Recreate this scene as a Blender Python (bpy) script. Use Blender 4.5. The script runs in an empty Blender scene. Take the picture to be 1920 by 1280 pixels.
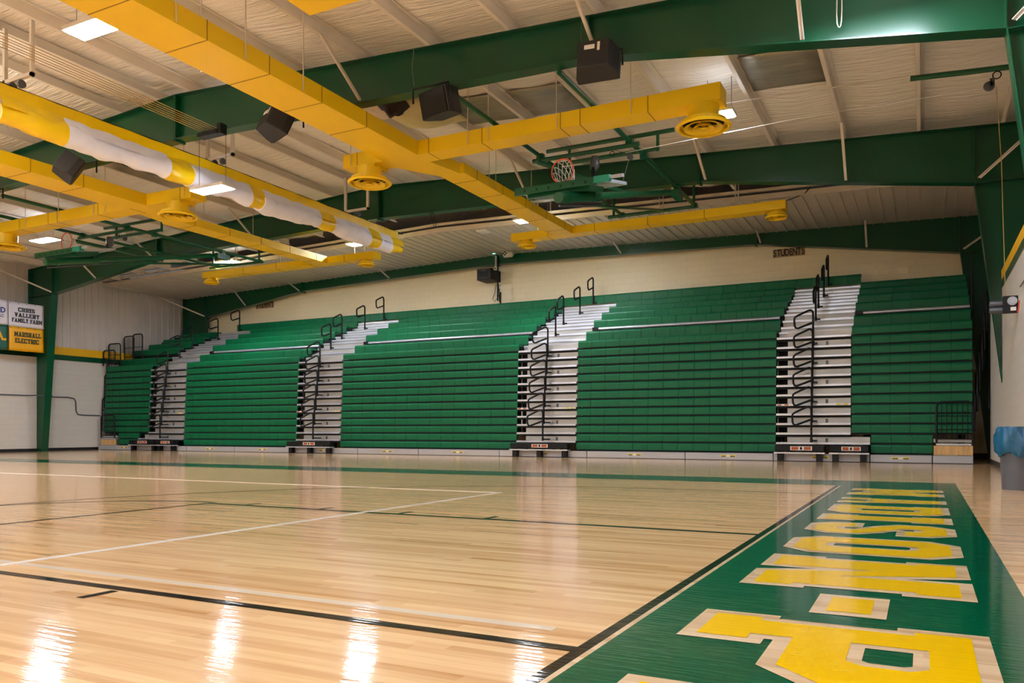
import bpy, math, random
from mathutils import Vector, Matrix
random.seed(7)
scene = bpy.context.scene
col = scene.collection
PI = math.pi
ORD = ['first', 'second', 'third', 'fourth', 'fifth', 'sixth', 'seventh', 'eighth', 'ninth', 'tenth', 'eleventh', 'twelfth', 'thirteenth']

# ------------------------------------------------------------------ materials
def lin(h):
    h = h.lstrip('#')
    v = [int(h[i:i + 2], 16) / 255 for i in (0, 2, 4)]
    return tuple(x / 12.92 if x <= .04045 else ((x + .055) / 1.055) ** 2.4 for x in v) + (1,)

class N:
    def __init__(s, name):
        s.m = bpy.data.materials.new(name); s.m.use_nodes = True
        s.t = s.m.node_tree; s.b = s.t.nodes['Principled BSDF']; s.l = s.t.links
    def n(s, typ, **kw):
        x = s.t.nodes.new(typ)
        for k, v in kw.items():
            if k.startswith('_'):
                setattr(x, k[1:], v)
            else:
                x.inputs[k.replace('__', ' ')].default_value = v
        return x
    def link(s, a, ao, b, bi): s.l.new(a.outputs[ao], b.inputs[bi])

def mat(name, hexc, rough=.5, metal=0, spec=.5, var=.06, scale=3., bump=0, bscale=40, coat=0, stretch=(1, 1, 1), emit=None, alpha=1):
    q = N(name); b = q.b
    c = lin(hexc) if isinstance(hexc, str) else hexc
    b.inputs['Roughness'].default_value = rough; b.inputs['Metallic'].default_value = metal
    b.inputs['Specular IOR Level'].default_value = spec; b.inputs['Coat Weight'].default_value = coat
    tc = q.n('ShaderNodeTexCoord'); mp = q.n('ShaderNodeMapping'); mp.inputs['Scale'].default_value = stretch
    q.link(tc, 'Object', mp, 'Vector')
    nz = q.n('ShaderNodeTexNoise', Scale=scale, Detail=4.); q.link(mp, 'Vector', nz, 'Vector')
    mr = q.n('ShaderNodeMapRange'); mr.inputs['From Min'].default_value = .3; mr.inputs['From Max'].default_value = .7
    mr.inputs['To Min'].default_value = 1 - var; mr.inputs['To Max'].default_value = 1 + var
    q.link(nz, 'Fac', mr, 'Value')
    mx = q.n('ShaderNodeMix', _data_type='RGBA', _blend_type='MULTIPLY'); mx.inputs[0].default_value = 1
    mx.inputs[6].default_value = c; q.link(mr, 'Result', mx, 7); q.link(mx, 2, b, 'Base Color')
    if bump:
        n2 = q.n('ShaderNodeTexNoise', Scale=bscale, Detail=3.); q.link(mp, 'Vector', n2, 'Vector')
        bp = q.n('ShaderNodeBump', Strength=bump, Distance=.02); q.link(n2, 'Fac', bp, 'Height'); q.link(bp, 'Normal', b, 'Normal')
    if alpha < 1: b.inputs['Alpha'].default_value = alpha
    return q.m

M = {}
M['green'] = mat('green_frame_paint', '#004428', .28, var=.05, scale=1.2)
M['pipe'] = mat('green_pipe_paint', '#00502f', .35, var=.05)
M['seat'] = mat('green_seat_plastic', '#00643c', .45, spec=.28, var=.05, scale=2.)
M['yellow'] = mat('yellow_duct_paint', '#efc600', .45, var=.02, scale=.8)
M['yelvinyl'] = mat('yellow_curtain_vinyl', '#efc600', .35, var=.05, bump=.25, bscale=6)
M['whitecloth'] = mat('white_curtain_mesh', '#e4e2ec', .75, var=.06, bump=.5, bscale=5)
M['alu'] = mat('brushed_aluminium', '#c6cbd6', .32, metal=.65, var=.06, stretch=(.6, 30, 30), scale=4)
M['alu2'] = mat('matte_aluminium_riser', '#b3b1ab', .45, metal=.35, var=.1, stretch=(.6, 3, 3), scale=3)
M['skirt'] = mat('grey_skirt_paint', '#b4b5ba', .4, metal=.2, var=.04, stretch=(.5, 1, 6))
M['black'] = mat('black_powder_coat', '#0b0b0d', .5, spec=.3, var=.1)
M['dark'] = mat('dark_deck_and_gap_shade', '#0c0b0b', .8, var=.1)  # dark deck steel, also used as painted-in shade in gaps
M['speaker'] = mat('charcoal_speaker_shell', '#1f1e20', .6, var=.08, bump=.1, bscale=200)
M['white'] = mat('white_painted_steel', '#cfc4b6', .5, var=.05)
M['purlin'] = mat('pale_painted_purlin', '#e0d7cc', .5, var=.06, stretch=(1, .3, 1))
M['seam'] = mat('dark_yellow_duct_seam', '#8f6a05', .6)  # seam bands in a darker tone than the duct yellow
M['orange'] = mat('orange_rim_paint', '#e2502a', .4)
M['net'] = mat('white_net_cord', '#e8e4e0', .8)
M['rope'] = mat('tan_hoist_rope', '#b09050', .8)
M['wire'] = mat('grey_cable', '#5c5a55', .6)
M['glass'] = mat('pale_board_glass', '#bcd2d6', .15, alpha=.55)
M['grey'] = mat('grey_bin_plastic', '#575b64', .5, var=.05)
M['bag'] = mat('blue_bin_liner', '#155a7e', .2, var=.12, bump=.7, bscale=9, alpha=.93)
M['steelgrey'] = mat('grey_motor_enamel', '#55565c', .4, metal=.3)
M['silver'] = mat('silver_foil_facing', '#9a9689', .4, metal=.45, var=.12, bump=.6, bscale=9, stretch=(.35, 3, 1))
M['paper'] = mat('white_sticker', '#e9e6df', .6, var=.02)
M['stickyel'] = mat('yellow_sticker', '#e8d000', .5, var=.02)
M['stickred'] = mat('orange_brown_sticker', '#b0562c', .5, var=.02)
M['signboard'] = mat('tan_sign_board', '#b4976e', .7, var=.03)
M['letterblack'] = mat('black_lettering', '#0d0d10', .5, var=.02)
M['lettergreen'] = mat('dark_green_lettering', '#0b3320', .5, var=.02)
M['letterpurple'] = mat('purple_lettering', '#2a2a78', .5, var=.02)
M['vinylwhite'] = mat('white_banner_vinyl', '#d8d3dc', .45, var=.03)
M['vinylyel'] = mat('yellow_banner_vinyl', '#eaa800', .4, var=.03)
M['vinylgreen'] = mat('green_banner_vinyl', '#1f5a4a', .4, var=.03)
M['rag'] = mat('brown_torn_facing', '#22140c', .55, var=.3, scale=6, bump=.4, bscale=10)
M['tear'] = mat('yellowed_insulation', '#d6cc96', .7, var=.08, bump=.4, bscale=6)
M['tear2'] = mat('white_torn_facing', '#d8c8b4', .7, var=.06, bump=.4, bscale=6)
M['tealpad'] = mat('teal_board_pad', '#1d8f78', .5)
M['basepaint'] = mat('black_rubber_base', '#131214', .5)
M['yeltrim'] = mat('yellow_trim_paint', '#e8b000', .5, var=.03)
M['wallwhite'] = mat('white_metal_panel', '#cfc6be', .5, var=.05, stretch=(1, 1, .4))
M['liner'] = mat('white_liner_panel', '#cdc2b6', .42, var=.04, stretch=(1, .3, 1))

def wood(name, c1, c2, coat=True):
    q = N(name); b = q.b
    tc = q.n('ShaderNodeTexCoord')
    def brick(w, h, off, s):
        x = q.n('ShaderNodeTexBrick', Scale=1.)
        x.inputs['Mortar Size'].default_value = .0007; x.inputs['Brick Width'].default_value = w; x.inputs['Row Height'].default_value = h
        x.inputs['Color1'].default_value = (0, 0, 0, 1); x.inputs['Color2'].default_value = (1, 1, 1, 1); x.inputs['Mortar'].default_value = (.3, .3, .3, 1)
        x.offset = off; x.offset_frequency = 2; x.squash = s; x.squash_frequency = 3
        q.link(tc, 'Object', x, 'Vector'); return x
    b1 = brick(.83, .057, .37, 1.35)
    b2 = brick(1.31, .057, .61, .8)
    mp = q.n('ShaderNodeMapping'); mp.inputs['Scale'].default_value = (.9, 16, 1); q.link(tc, 'Object', mp, 'Vector')
    nz = q.n('ShaderNodeTexNoise', Scale=1.6, Detail=6.); q.link(mp, 'Vector', nz, 'Vector')
    # board tone = two brick randoms + grain
    a1 = q.n('ShaderNodeMath', _operation='MULTIPLY'); a1.inputs[1].default_value = .36; q.link(b1, 'Color', a1, 0)
    a2 = q.n('ShaderNodeMath', _operation='MULTIPLY_ADD'); a2.inputs[1].default_value = .2; q.link(b2, 'Color', a2, 0); q.link(a1, 0, a2, 2)
    a3 = q.n('ShaderNodeMath', _operation='MULTIPLY_ADD'); a3.inputs[1].default_value = .6; q.link(nz, 'Fac', a3, 0); q.link(a2, 0, a3, 2)
    cr = q.n('ShaderNodeValToRGB'); e = cr.color_ramp.elements
    e[0].position = .22; e[0].color = c2; e[1].position = .8; e[1].color = c1
    k = cr.color_ramp.elements.new(.36); k.color = tuple((x * .55 + y * .45) for x, y in zip(c2, c1))
    q.link(a3, 0, cr, 'Fac'); q.link(cr, 'Color', b, 'Base Color')
    b.inputs['Roughness'].default_value = .085; b.inputs['Specular IOR Level'].default_value = .5
    # boards lie at slightly different tilts, which breaks up the reflections along the grain
    bp = q.n('ShaderNodeBump', Strength=.1, Distance=.012)
    mp2 = q.n('ShaderNodeMapping'); mp2.inputs['Scale'].default_value = (.9, 13, 1); q.link(tc, 'Object', mp2, 'Vector')
    n3 = q.n('ShaderNodeTexNoise', Scale=3., Detail=2.); q.link(mp2, 'Vector', n3, 'Vector')
    q.link(n3, 'Fac', bp, 'Height'); q.link(bp, 'Normal', b, 'Normal')
    return q.m
M['wood'] = wood('maple_floor_boards', lin('#e6c192'), lin('#ba8752'))
M['bare'] = wood('bare_maple_border', lin('#e2c8a6'), lin('#bd9a72'))
M['ply'] = mat('plywood_face', '#d9ad70', .6, var=.22, scale=2.5, stretch=(9, 1, 1.2), bump=.05)

def paint(name, hexc):
    q = N(name); b = q.b
    b.inputs['Base Color'].default_value = lin(hexc); b.inputs['Roughness'].default_value = .085
    tc = q.n('ShaderNodeTexCoord'); mp = q.n('ShaderNodeMapping'); mp.inputs['Scale'].default_value = (.9, 13, 1); q.link(tc, 'Object', mp, 'Vector')
    n3 = q.n('ShaderNodeTexNoise', Scale=3., Detail=2.); q.link(mp, 'Vector', n3, 'Vector')
    bp = q.n('ShaderNodeBump', Strength=.1, Distance=.012); q.link(n3, 'Fac', bp, 'Height'); q.link(bp, 'Normal', b, 'Normal')
    return q.m
M['fgreen'] = paint('green_floor_paint', '#00573a')
M['fyellow'] = paint('yellow_floor_paint', '#f2c400')
M['fblack'] = paint('black_floor_paint', '#17130f')
M['fwhite'] = paint('white_floor_paint', '#f0ebe4')
M['fworn'] = paint('worn_white_floor_paint', '#d9c9b4')

def blocks(name, hexc, axis, rough=.45):
    q = N(name); b = q.b
    tc = q.n('ShaderNodeTexCoord'); sp = q.n('ShaderNodeSeparateXYZ'); q.link(tc, 'Object', sp, 'Vector')
    cb = q.n('ShaderNodeCombineXYZ'); q.link(sp, axis, cb, 'X'); q.link(sp, 'Z', cb, 'Y')
    br = q.n('ShaderNodeTexBrick', Scale=1.); q.link(cb, 'Vector', br, 'Vector')
    br.inputs['Brick Width'].default_value = .4; br.inputs['Row Height'].default_value = .2; br.inputs['Mortar Size'].default_value = .006
    c = lin(hexc)
    br.inputs['Color1'].default_value = c; br.inputs['Color2'].default_value = tuple(x * .975 for x in c[:3]) + (1,)
    br.inputs['Mortar'].default_value = tuple(x * .9 for x in c[:3]) + (1,)
    q.link(br, 'Color', b, 'Base Color')
    bp = q.n('ShaderNodeBump', Strength=.35, Distance=.01); bp.invert = True
    q.link(br, 'Fac', bp, 'Height'); q.link(bp, 'Normal', b, 'Normal'); b.inputs['Roughness'].default_value = rough
    return q.m
M['beige'] = blocks('beige_block_wall', '#f6e6bf', 'X')
M['blockw'] = blocks('white_block_wall', '#cfc8be', 'Y')

def insul():
    q = N('white_roof_insulation'); b = q.b
    tc = q.n('ShaderNodeTexCoord'); mp = q.n('ShaderNodeMapping'); mp.inputs['Scale'].default_value = (.5, 6, 1); q.link(tc, 'Object', mp, 'Vector')
    nz = q.n('ShaderNodeTexNoise', Scale=2.2, Detail=4., Distortion=.6); q.link(mp, 'Vector', nz, 'Vector')
    bp = q.n('ShaderNodeBump', Strength=.9, Distance=.09); q.link(nz, 'Fac', bp, 'Height'); q.link(bp, 'Normal', b, 'Normal')
    b.inputs['Base Color'].default_value = lin('#eee8e0'); b.inputs['Roughness'].default_value = .5
    return q.m
M['insul'] = insul()

def lamp(name, strength):
    q = N(name); b = q.b
    b.inputs['Emission Color'].default_value = (.8, .87, 1, 1); b.inputs['Emission Strength'].default_value = strength
    b.inputs['Base Color'].default_value = (.9, .9, .9, 1)
    return q.m
M['lamp'] = lamp('led_lens', 95)
M['added_uplamp'] = lamp('added_ceiling_uplight', 3); M['added_uplamp2'] = lamp('added_wide_ceiling_uplight', 26)  # added uplights for the ceiling, the stronger one on unseen fixtures
M['led'] = lamp('teal_status_light', 2); M['led'].node_tree.nodes['Principled BSDF'].inputs['Emission Color'].default_value = (.2, .9, .8, 1)

# ------------------------------------------------------------------ mesh helpers
class MB:
    def __init__(s): s.v = []; s.f = []
    def add(s, vs, fs):
        o = len(s.v); s.v += [tuple(v) for v in vs]; s.f += [tuple(o + i for i in f) for f in fs]; return s
    def box(s, x0, x1, y0, y1, z0, z1):
        vs = [(x, y, z) for z in (z0, z1) for y in (y0, y1) for x in (x0, x1)]
        return s.add(vs, [(0, 2, 3, 1), (4, 5, 7, 6), (0, 1, 5, 4), (2, 6, 7, 3), (0, 4, 6, 2), (1, 3, 7, 5)])
    def prism(s, pts, h, f):            # pts: 2-D convex or simple polygon; f(u,v,w) -> world; h=(w0,w1)
        n = len(pts)
        vs = [f(u, v, h[0]) for u, v in pts] + [f(u, v, h[1]) for u, v in pts]
        fs = [tuple(range(n))[::-1], tuple(range(n, 2 * n))] + [(i, (i + 1) % n, n + (i + 1) % n, n + i) for i in range(n)]
        return s.add(vs, fs)
    def xz(s, pts, y0, y1): return s.prism(pts, (y0, y1), lambda u, v, w: (u, w, v))
    def yz(s, pts, x0, x1): return s.prism(pts, (x0, x1), lambda u, v, w: (w, u, v))
    def xy(s, pts, z0, z1): return s.prism(pts, (z0, z1), lambda u, v, w: (u, v, w))
    def tube(s, pts, r, seg=8, closed=False, caps=True):
        P = [Vector(p) for p in pts]; n = len(P)
        R = r if isinstance(r, (list, tuple)) else [r] * n
        up = None; rings = []
        for i in range(n):
            if closed: d = P[(i + 1) % n] - P[i - 1]
            else: d = P[min(i + 1, n - 1)] - P[max(i - 1, 0)]
            d = d.normalized() if d.length > 1e-9 else Vector((0, 0, 1))
            if up is None:
                up = Vector((0, 0, 1)) if abs(d.z) < .9 else Vector((0, 1, 0))
            a = d.cross(up)
            if a.length < 1e-6: a = d.cross(Vector((1, 0, 0)))
            a.normalize(); b = a.cross(d).normalized(); up = b
            rings.append([P[i] + a * (R[i] * math.cos(2 * PI * k / seg)) + b * (R[i] * math.sin(2 * PI * k / seg)) for k in range(seg)])
        vs = [v for ring in rings for v in ring]; fs = []
        for i in range(n if closed else n - 1):
            j = (i + 1) % n
            for k in range(seg):
                fs.append((i * seg + k, i * seg + (k + 1) % seg, j * seg + (k + 1) % seg, j * seg + k))
        if caps and not closed:
            fs.append(tuple(range(seg))[::-1]); fs.append(tuple((n - 1) * seg + k for k in range(seg)))
        return s.add(vs, fs)
    def bar(s, a, b, w, h):             # rectangular bar between two points
        a = Vector(a); b = Vector(b); d = (b - a).normalized()
        up = Vector((0, 0, 1)) if abs(d.z) < .95 else Vector((0, 1, 0))
        x = d.cross(up).normalized() * w / 2; y = x.cross(d).normalized() * h / 2
        vs = [p + sx * x + sy * y for p in (a, b) for sx, sy in ((-1, -1), (1, -1), (1, 1), (-1, 1))]
        return s.add(vs, [(0, 1, 2, 3), (7, 6, 5, 4), (0, 4, 5, 1), (1, 5, 6, 2), (2, 6, 7, 3), (3, 7, 4, 0)])
    def lathe(s, prof, c, seg=32, axis='z'):   # prof: (r, h)
        vs = []; n = len(prof)
        for k in range(seg):
            a = 2 * PI * k / seg
            for r, h in prof:
                p = (r * math.cos(a), r * math.sin(a), h)
                if axis == 'y': p = (p[0], p[2], p[1])
                if axis == 'x': p = (p[2], p[0], p[1])
                vs.append((c[0] + p[0], c[1] + p[1], c[2] + p[2]))
        fs = []
        for k in range(seg):
            j = (k + 1) % seg
            for i in range(n - 1):
                fs.append((k * n + i, j * n + i, j * n + i + 1, k * n + i + 1))
        return s.add(vs, fs)
    def build(s, name, m, parent=None, smooth=False, bevel=0, label=None):
        off = ORG.get(parent.name, Vector()) if parent else Vector()
        me = bpy.data.meshes.new(name)
        me.from_pydata([tuple(Vector(v) - off) for v in s.v], [], s.f); me.update()
        import bmesh
        bm = bmesh.new(); bm.from_mesh(me); bmesh.ops.recalc_face_normals(bm, faces=bm.faces)
        bm.to_mesh(me); bm.free()
        o = bpy.data.objects.new(name, me); col.objects.link(o)
        me.materials.append(M[m] if isinstance(m, str) else m)
        if parent: o.parent = parent; ORG[o.name] = off
        else: ORG[o.name] = Vector()
        if smooth:
            me.polygons.foreach_set('use_smooth', [True] * len(me.polygons))
            try: me.set_sharp_from_angle(angle=math.radians(40))
            except Exception: pass
        if bevel:
            bv = o.modifiers.new('edge', 'BEVEL'); bv.width = bevel; bv.segments = 2; bv.limit_method = 'ANGLE'
        if label: o['label'] = label
        return o
ORG = {}

def tag(o, label, cat, group=None, kind=None):
    if label: o['label'] = label
    if cat: o['category'] = cat
    if group: o['group'] = group
    if kind: o['kind'] = kind
    return o
def thing(name, label, cat, loc, group=None):
    o = bpy.data.objects.new(name, None); col.objects.link(o); o.location = loc; o.empty_display_size = .2
    ORG[o.name] = Vector(loc)
    return tag(o, label, cat, group)
def struct(o, label, cat):
    return tag(o, label, cat, None, 'structure')
def arc(c, r, a0, a1, n, f):
    return [f(c[0] + r * math.cos(a0 + (a1 - a0) * i / n), c[1] + r * math.sin(a0 + (a1 - a0) * i / n)) for i in range(n + 1)]
def text(body, size, mname, name, parent, mtx, ext=.002, sx=1, bold=0):
    cu = bpy.data.curves.new('t', 'FONT'); cu.body = body; cu.size = size; cu.extrude = ext; cu.align_x = 'CENTER'; cu.align_y = 'CENTER'; cu.offset = bold
    to = bpy.data.objects.new('t', cu); col.objects.link(to)
    dg = bpy.context.evaluated_depsgraph_get()
    me = bpy.data.meshes.new_from_object(to.evaluated_get(dg)); bpy.data.objects.remove(to); bpy.data.curves.remove(cu)
    off = ORG.get(parent.name, Vector())
    me.transform(Matrix.Translation(-off) @ mtx @ Matrix.Diagonal((sx, 1, 1, 1)))
    o = bpy.data.objects.new(name, me); col.objects.link(o); me.materials.clear(); me.materials.append(M[mname]); o.parent = parent
    return o

# ------------------------------------------------------------------ the building
XC = -13.95
def ztop(x): return 7.77 - .056 * abs(x - XC)
XL, XR, YE, YN = -30.4, 1.41, 25.72, -8.0

floor = struct(MB().box(-30.7, 2.6, YN - .2, 25.9, -.2, 0).build('floor', 'wood'), 'glossy maple strip gymnasium floor', 'floor')
o = struct(MB().box(-30.6, 2.5, YE, YE + .2, 0, 8.1).build('wall_end', 'beige'), 'beige painted block wall behind the bleachers', 'wall')
struct(MB().box(-30.6, 2.5, YN - .2, YN, 0, 8.1).build('wall_near', 'beige'), 'plain block wall behind the camera', 'wall')
wl = struct(MB().box(XL - .2, XL, YN, YE, 0, 3.6).box(XL - .2, -29.9, YN, 18.38, 0, 3.55).build('wall_left', 'blockw'), 'white block wall on the left under the banners', 'wall')
mb = MB().box(XL - .2, XL - .1, YN, YE, 3.6, 7.3)
y = YN
while y < YE - .1:
    mb.box(XL - .1, XL - .075, y, y + .035, 4.0, 7.2); y += .305
mb.build('metal_panel', 'wallwhite', wl, label='ribbed white metal panel above the block wall')
wr = struct(MB().box(XR, XR + .9, YN, 21.45, 0, 4.0).build('wall_right', 'blockw'), 'white block wall on the right behind the bin', 'wall')
MB().box(2.4, 2.55, YN, YE, 0, 7.3).build('upper_panel', 'wallwhite', wr, label='white metal panel above the block wall')
struct(MB().box(XL, XL + .06, YN, YE, 3.76, 4.06).build('trim_1', 'yeltrim'), 'yellow trim strip on top of the left block wall', 'trim')
struct(MB().box(XL, XL + .05, YN, YE, 3.56, 3.76).build('trim_2', 'green'), 'green trim strip under the yellow one on the left wall', 'trim')
struct(MB().box(XR - .012, XR, YN, 21.45, 3.79, 3.99).build('trim_3', 'yeltrim'), 'yellow trim strip on the right block wall', 'trim')
struct(MB().box(XR - .011, XR, YN, 21.45, 3.63, 3.79).build('trim_4', 'green'), 'green trim strip on the right block wall', 'trim')
struct(MB().box(XL, XL + .012, 18.42, 21.2, 0, .11).box(-29.9, -29.888, YN, 18.38, 0, .11).build('baseboard_left', 'basepaint'), 'black rubber base along the left wall', 'baseboard')
struct(MB().box(XR - .012, XR, YN, 21.45, 0, .12).build('baseboard_right', 'basepaint'), 'black rubber base along the right wall', 'baseboard')
struct(MB().box(1.05, 2.4, YE - .012, YE, 0, .14).build('baseboard_end', 'basepaint'), 'black rubber base in the corner beside the bleachers', 'baseboard')

# roof insulation (drapes a little between purlins, lifts to the frames)
FY = (11.55, 18.4, 25.35)
PX = [1.45, -.05, -1.5, -2.98, -4.5, -6.05, -7.6, -9.15, -10.7, -12.25, -13.45]
PURL = PX + [2 * XC - x for x in PX[::-1]]
mb = MB(); nx, ny = 132, 90
xs = [-30.6 + 33.1 * i / nx for i in range(nx + 1)]; ys = [YN + (21.55 - YN) * j / ny for j in range(ny + 1)]
vs = []
for yy in ys:
    for x in xs:
        dp = min(abs(x - p) for p in PURL); df = min(abs(yy - f) for f in FY)
        sag = .05 * min(1, dp / .7) * min(1, df / 1.5) + .012 * math.sin(x * 3.1 + yy * 1.7)
        vs.append((x, yy, ztop(x) + .23 - sag + .05 * math.exp(-(df / .5) ** 2)))
fs = [(j * (nx + 1) + i, j * (nx + 1) + i + 1, (j + 1) * (nx + 1) + i + 1, (j + 1) * (nx + 1) + i) for j in range(ny) for i in range(nx)]
mb.add(vs, fs)
ceil = struct(mb.build('ceiling', 'insul', smooth=True), 'wrinkled off-white insulation facing under the roof', 'ceiling')
MB().box(-30.6, 2.5, YN - .2, YE + .2, 8.2, 8.3).build('roof_deck', 'wallwhite', ceil)
# white liner panels at the bleacher end
def zl(x): return 7.2 - .026 * abs(x - XC)
mb = MB()
for a, b in ((-30.45, XC), (XC, 2.4)):
    mb.add([(a, 21.5, zl(a)), (b, 21.5, zl(b)), (b, YE, zl(b)), (a, YE, zl(a)), (a, 21.5, zl(a) + .03), (b, 21.5, zl(b) + .03), (b, YE, zl(b) + .03), (a, YE, zl(a) + .03)],
           [(0, 3, 2, 1), (4, 5, 6, 7), (0, 1, 5, 4), (2, 3, 7, 6)])
x = -30.3
while x < 2.3:
    mb.bar((x, 21.52, zl(x) - .012), (x, YE, zl(x) - .012), .03, .025); x += .305
struct(mb.build('ceiling_liner', 'liner'), 'flat ribbed white liner ceiling over the top bleacher rows', 'ceiling')
mb = MB()
for a, b in ((-30.45, XC), (XC, 2.4)):
    for z0, z1, y0 in ((-.04, .1, 21.44), (.17, .24, 21.4)):
        mb.add([(a, y0, zl(a) + z0), (b, y0, zl(b) + z0), (b, y0, zl(b) + z1), (a, y0, zl(a) + z1), (a, 21.5, zl(a) + z0), (b, 21.5, zl(b) + z0), (b, 21.5, zl(b) + z1), (a, 21.5, zl(a) + z1)],
               [(0, 1, 2, 3), (7, 6, 5, 4), (0, 4, 5, 1), (3, 2, 6, 7)])
struct(mb.build('trim_5', 'white'), 'white edge angle along the front of the liner ceiling', 'trim')

# steel portal frames
FN = ['nearest the camera', 'in the middle of the hall', 'against the beige end wall']
BOT = [(-28.85, 5.85), (-23.2, 6.6), (XC, 6.86), (-4.7, 6.62), (.92, 5.8)]
for i, Y in enumerate(FY):
    t = thing('portal_frame', 'deep green steel portal frame ' + ['with four black speakers, closest to the camera', 'in mid hall, its left column beside the banners', 'standing against the beige end wall'][i], 'steel frame', (XC, Y, 0), 'green steel portal frames')
    pts = [(-30.25, 5.85), (-28.85, 5.85)] + BOT[1:] + [(2.3, 5.8), (2.3, ztop(2.3)), (XC, ztop(XC)), (-30.25, ztop(-30.25))]
    mb = MB()
    seq = [-30.25] + [p[0] for p in BOT] + [2.3]
    zb = [5.85] + [p[1] for p in BOT] + [5.8]
    for k in range(len(seq) - 1):
        mb.xz([(seq[k], zb[k]), (seq[k + 1], zb[k + 1]), (seq[k + 1], ztop(seq[k + 1])), (seq[k], ztop(seq[k]))], Y - .008, Y + .008)
    mb.build('rafter_web', 'green', t)
    mb = MB()
    for a, b in zip(BOT[:-1], BOT[1:]):
        mb.add([(a[0], Y - .13, a[1]), (b[0], Y - .13, b[1]), (b[0], Y + .13, b[1]), (a[0], Y + .13, a[1])] + [(a[0], Y - .13, a[1] - .018), (b[0], Y - .13, b[1] - .018), (b[0], Y + .13, b[1] - .018), (a[0], Y + .13, a[1] - .018)],
               [(0, 1, 2, 3), (7, 6, 5, 4), (0, 4, 5, 1), (2, 6, 7, 3), (0, 3, 7, 4), (1, 5, 6, 2)])
    mb.build('bottom_flange', 'green', t)
    mb = MB()
    for a, b in ((-30.25, XC), (XC, 2.3)):
        za, zb2 = ztop(a), ztop(b)
        mb.add([(a, Y - .13, za - .014), (b, Y - .13, zb2 - .014), (b, Y + .13, zb2 - .014), (a, Y + .13, za - .014), (a, Y - .13, za), (b, Y - .13, zb2), (b, Y + .13, zb2), (a, Y + .13, za)],
               [(0, 3, 2, 1), (4, 5, 6, 7), (0, 1, 5, 4), (2, 3, 7, 6), (0, 4, 7, 3), (1, 2, 6, 5)])
    mb.build('top_flange', 'green', t)
    for s, xo, xk, xf, zk in ((-1, -30.25, -28.85, -29.45, 5.85), (1, 2.3, .92, 1.62, 5.8)):
        mb = MB().xz([(xo, 0), (xf, 0), (xk, zk), (xo, zk)], Y - .008, Y + .008)
        mb.xz([(xf, 0), (xf + s * .018, 0), (xk + s * .018, zk), (xk, zk)], Y - .13, Y + .13)
        mb.xz([(xo, 0), (xo - s * .018, 0), (xo - s * .018, ztop(xo) - .02), (xo, ztop(xo) - .02)], Y - .13, Y + .13)
        mb.box(min(xo, xk), max(xo, xk), Y - .12, Y + .12, zk - .03, zk - .015)
        mb.box(min(xo, xf), max(xo, xf), Y - .13, Y + .13, .0, .02)
        mb.build('column', 'green', t)
        MB().box(xk - .01, xk + .01, Y - .12, Y + .12, zk, ztop(xk) - .02).build('stiffener', 'green', t)
    for x in (XC, -4.7, 2 * XC + 4.7):
        b = [p[1] for p in BOT if abs(p[0] - x) < .3][0]
        mb = MB().box(x - .03, x - .005, Y - .13, Y + .13, b - .06, ztop(x) - .005).box(x + .005, x + .03, Y - .13, Y + .13, b - .06, ztop(x) - .005)
        mb.build('splice_plate', 'green', t)
# purlins
for i, x in enumerate(PURL):
    z = ztop(x); sgn = -1 if x > XC else 1
    mb = MB().box(x - .004, x + .004, YN, 21.45, z, z + .2)
    mb.box(x, x + sgn * .07, YN, 21.45, z, z + .006) if sgn > 0 else mb.box(x - .07, x, YN, 21.45, z, z + .006)
    mb.box(x + sgn * .07 - .003, x + sgn * .07 + .003, YN, 21.45, z, z + .022)
    mb.box(min(x, x - sgn * .07), max(x, x - sgn * .07), YN, 21.45, z + .194, z + .2)
    lab = 'pale steel roof purlin, %s from the right wall' % ORD[i] if i < 11 else 'pale steel roof purlin, %s from the left wall' % ORD[21 - i]
    tag(mb.build('roof_purlin', 'purlin'), lab, 'purlin', 'roof purlins')
# flange braces
def brace(a, b, lab):
    tag(MB().bar(a, b, .055, .012).bar((a[0] + .024, a[1], a[2]), (b[0] + .024, b[1], b[2]), .008, .055).build('flange_brace', 'white'), lab, 'brace', 'white flange braces')
def zbot(x):
    for p, q in zip(BOT[:-1], BOT[1:]):
        if p[0] <= x <= q[0]: return p[1] + (q[1] - p[1]) * (x - p[0]) / (q[0] - p[0])
FNM = ['near', 'middle', 'end-wall']
for i, Y in enumerate(FY):
    xs_ = [-1.5, -4.5 - .05, -9.15]
    for k, x in enumerate(xs_ + [2 * XC - q for q in xs_[::-1]]):
        if i == 0 and x < -15: continue
        top = ztop(x) if i < 2 else zl(x) - .07
        dy = 1.15 if i < 2 else .8
        side = 'right' if x > XC else 'left'
        n = ORD[k if x > XC else 5 - k]
        brace((x, Y - dy, top - .01), (x, Y - .1, zbot(x) + .03), 'slanted white brace on the %s green frame, %s from its %s column' % (FNM[i], n, side))
    if i: brace((-30.45, Y - 1.3, 6.75 if i == 1 else 6.72), (-28.9, Y - .1, 5.9), 'long white knee brace at the left column of the %s frame' % FNM[i])
    brace((2.35, Y - 1.3, 6.8 if i < 2 else 6.6), (1.0, Y - .1, 5.88), 'long white knee brace at the right column of the %s frame' % FNM[i])

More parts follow.
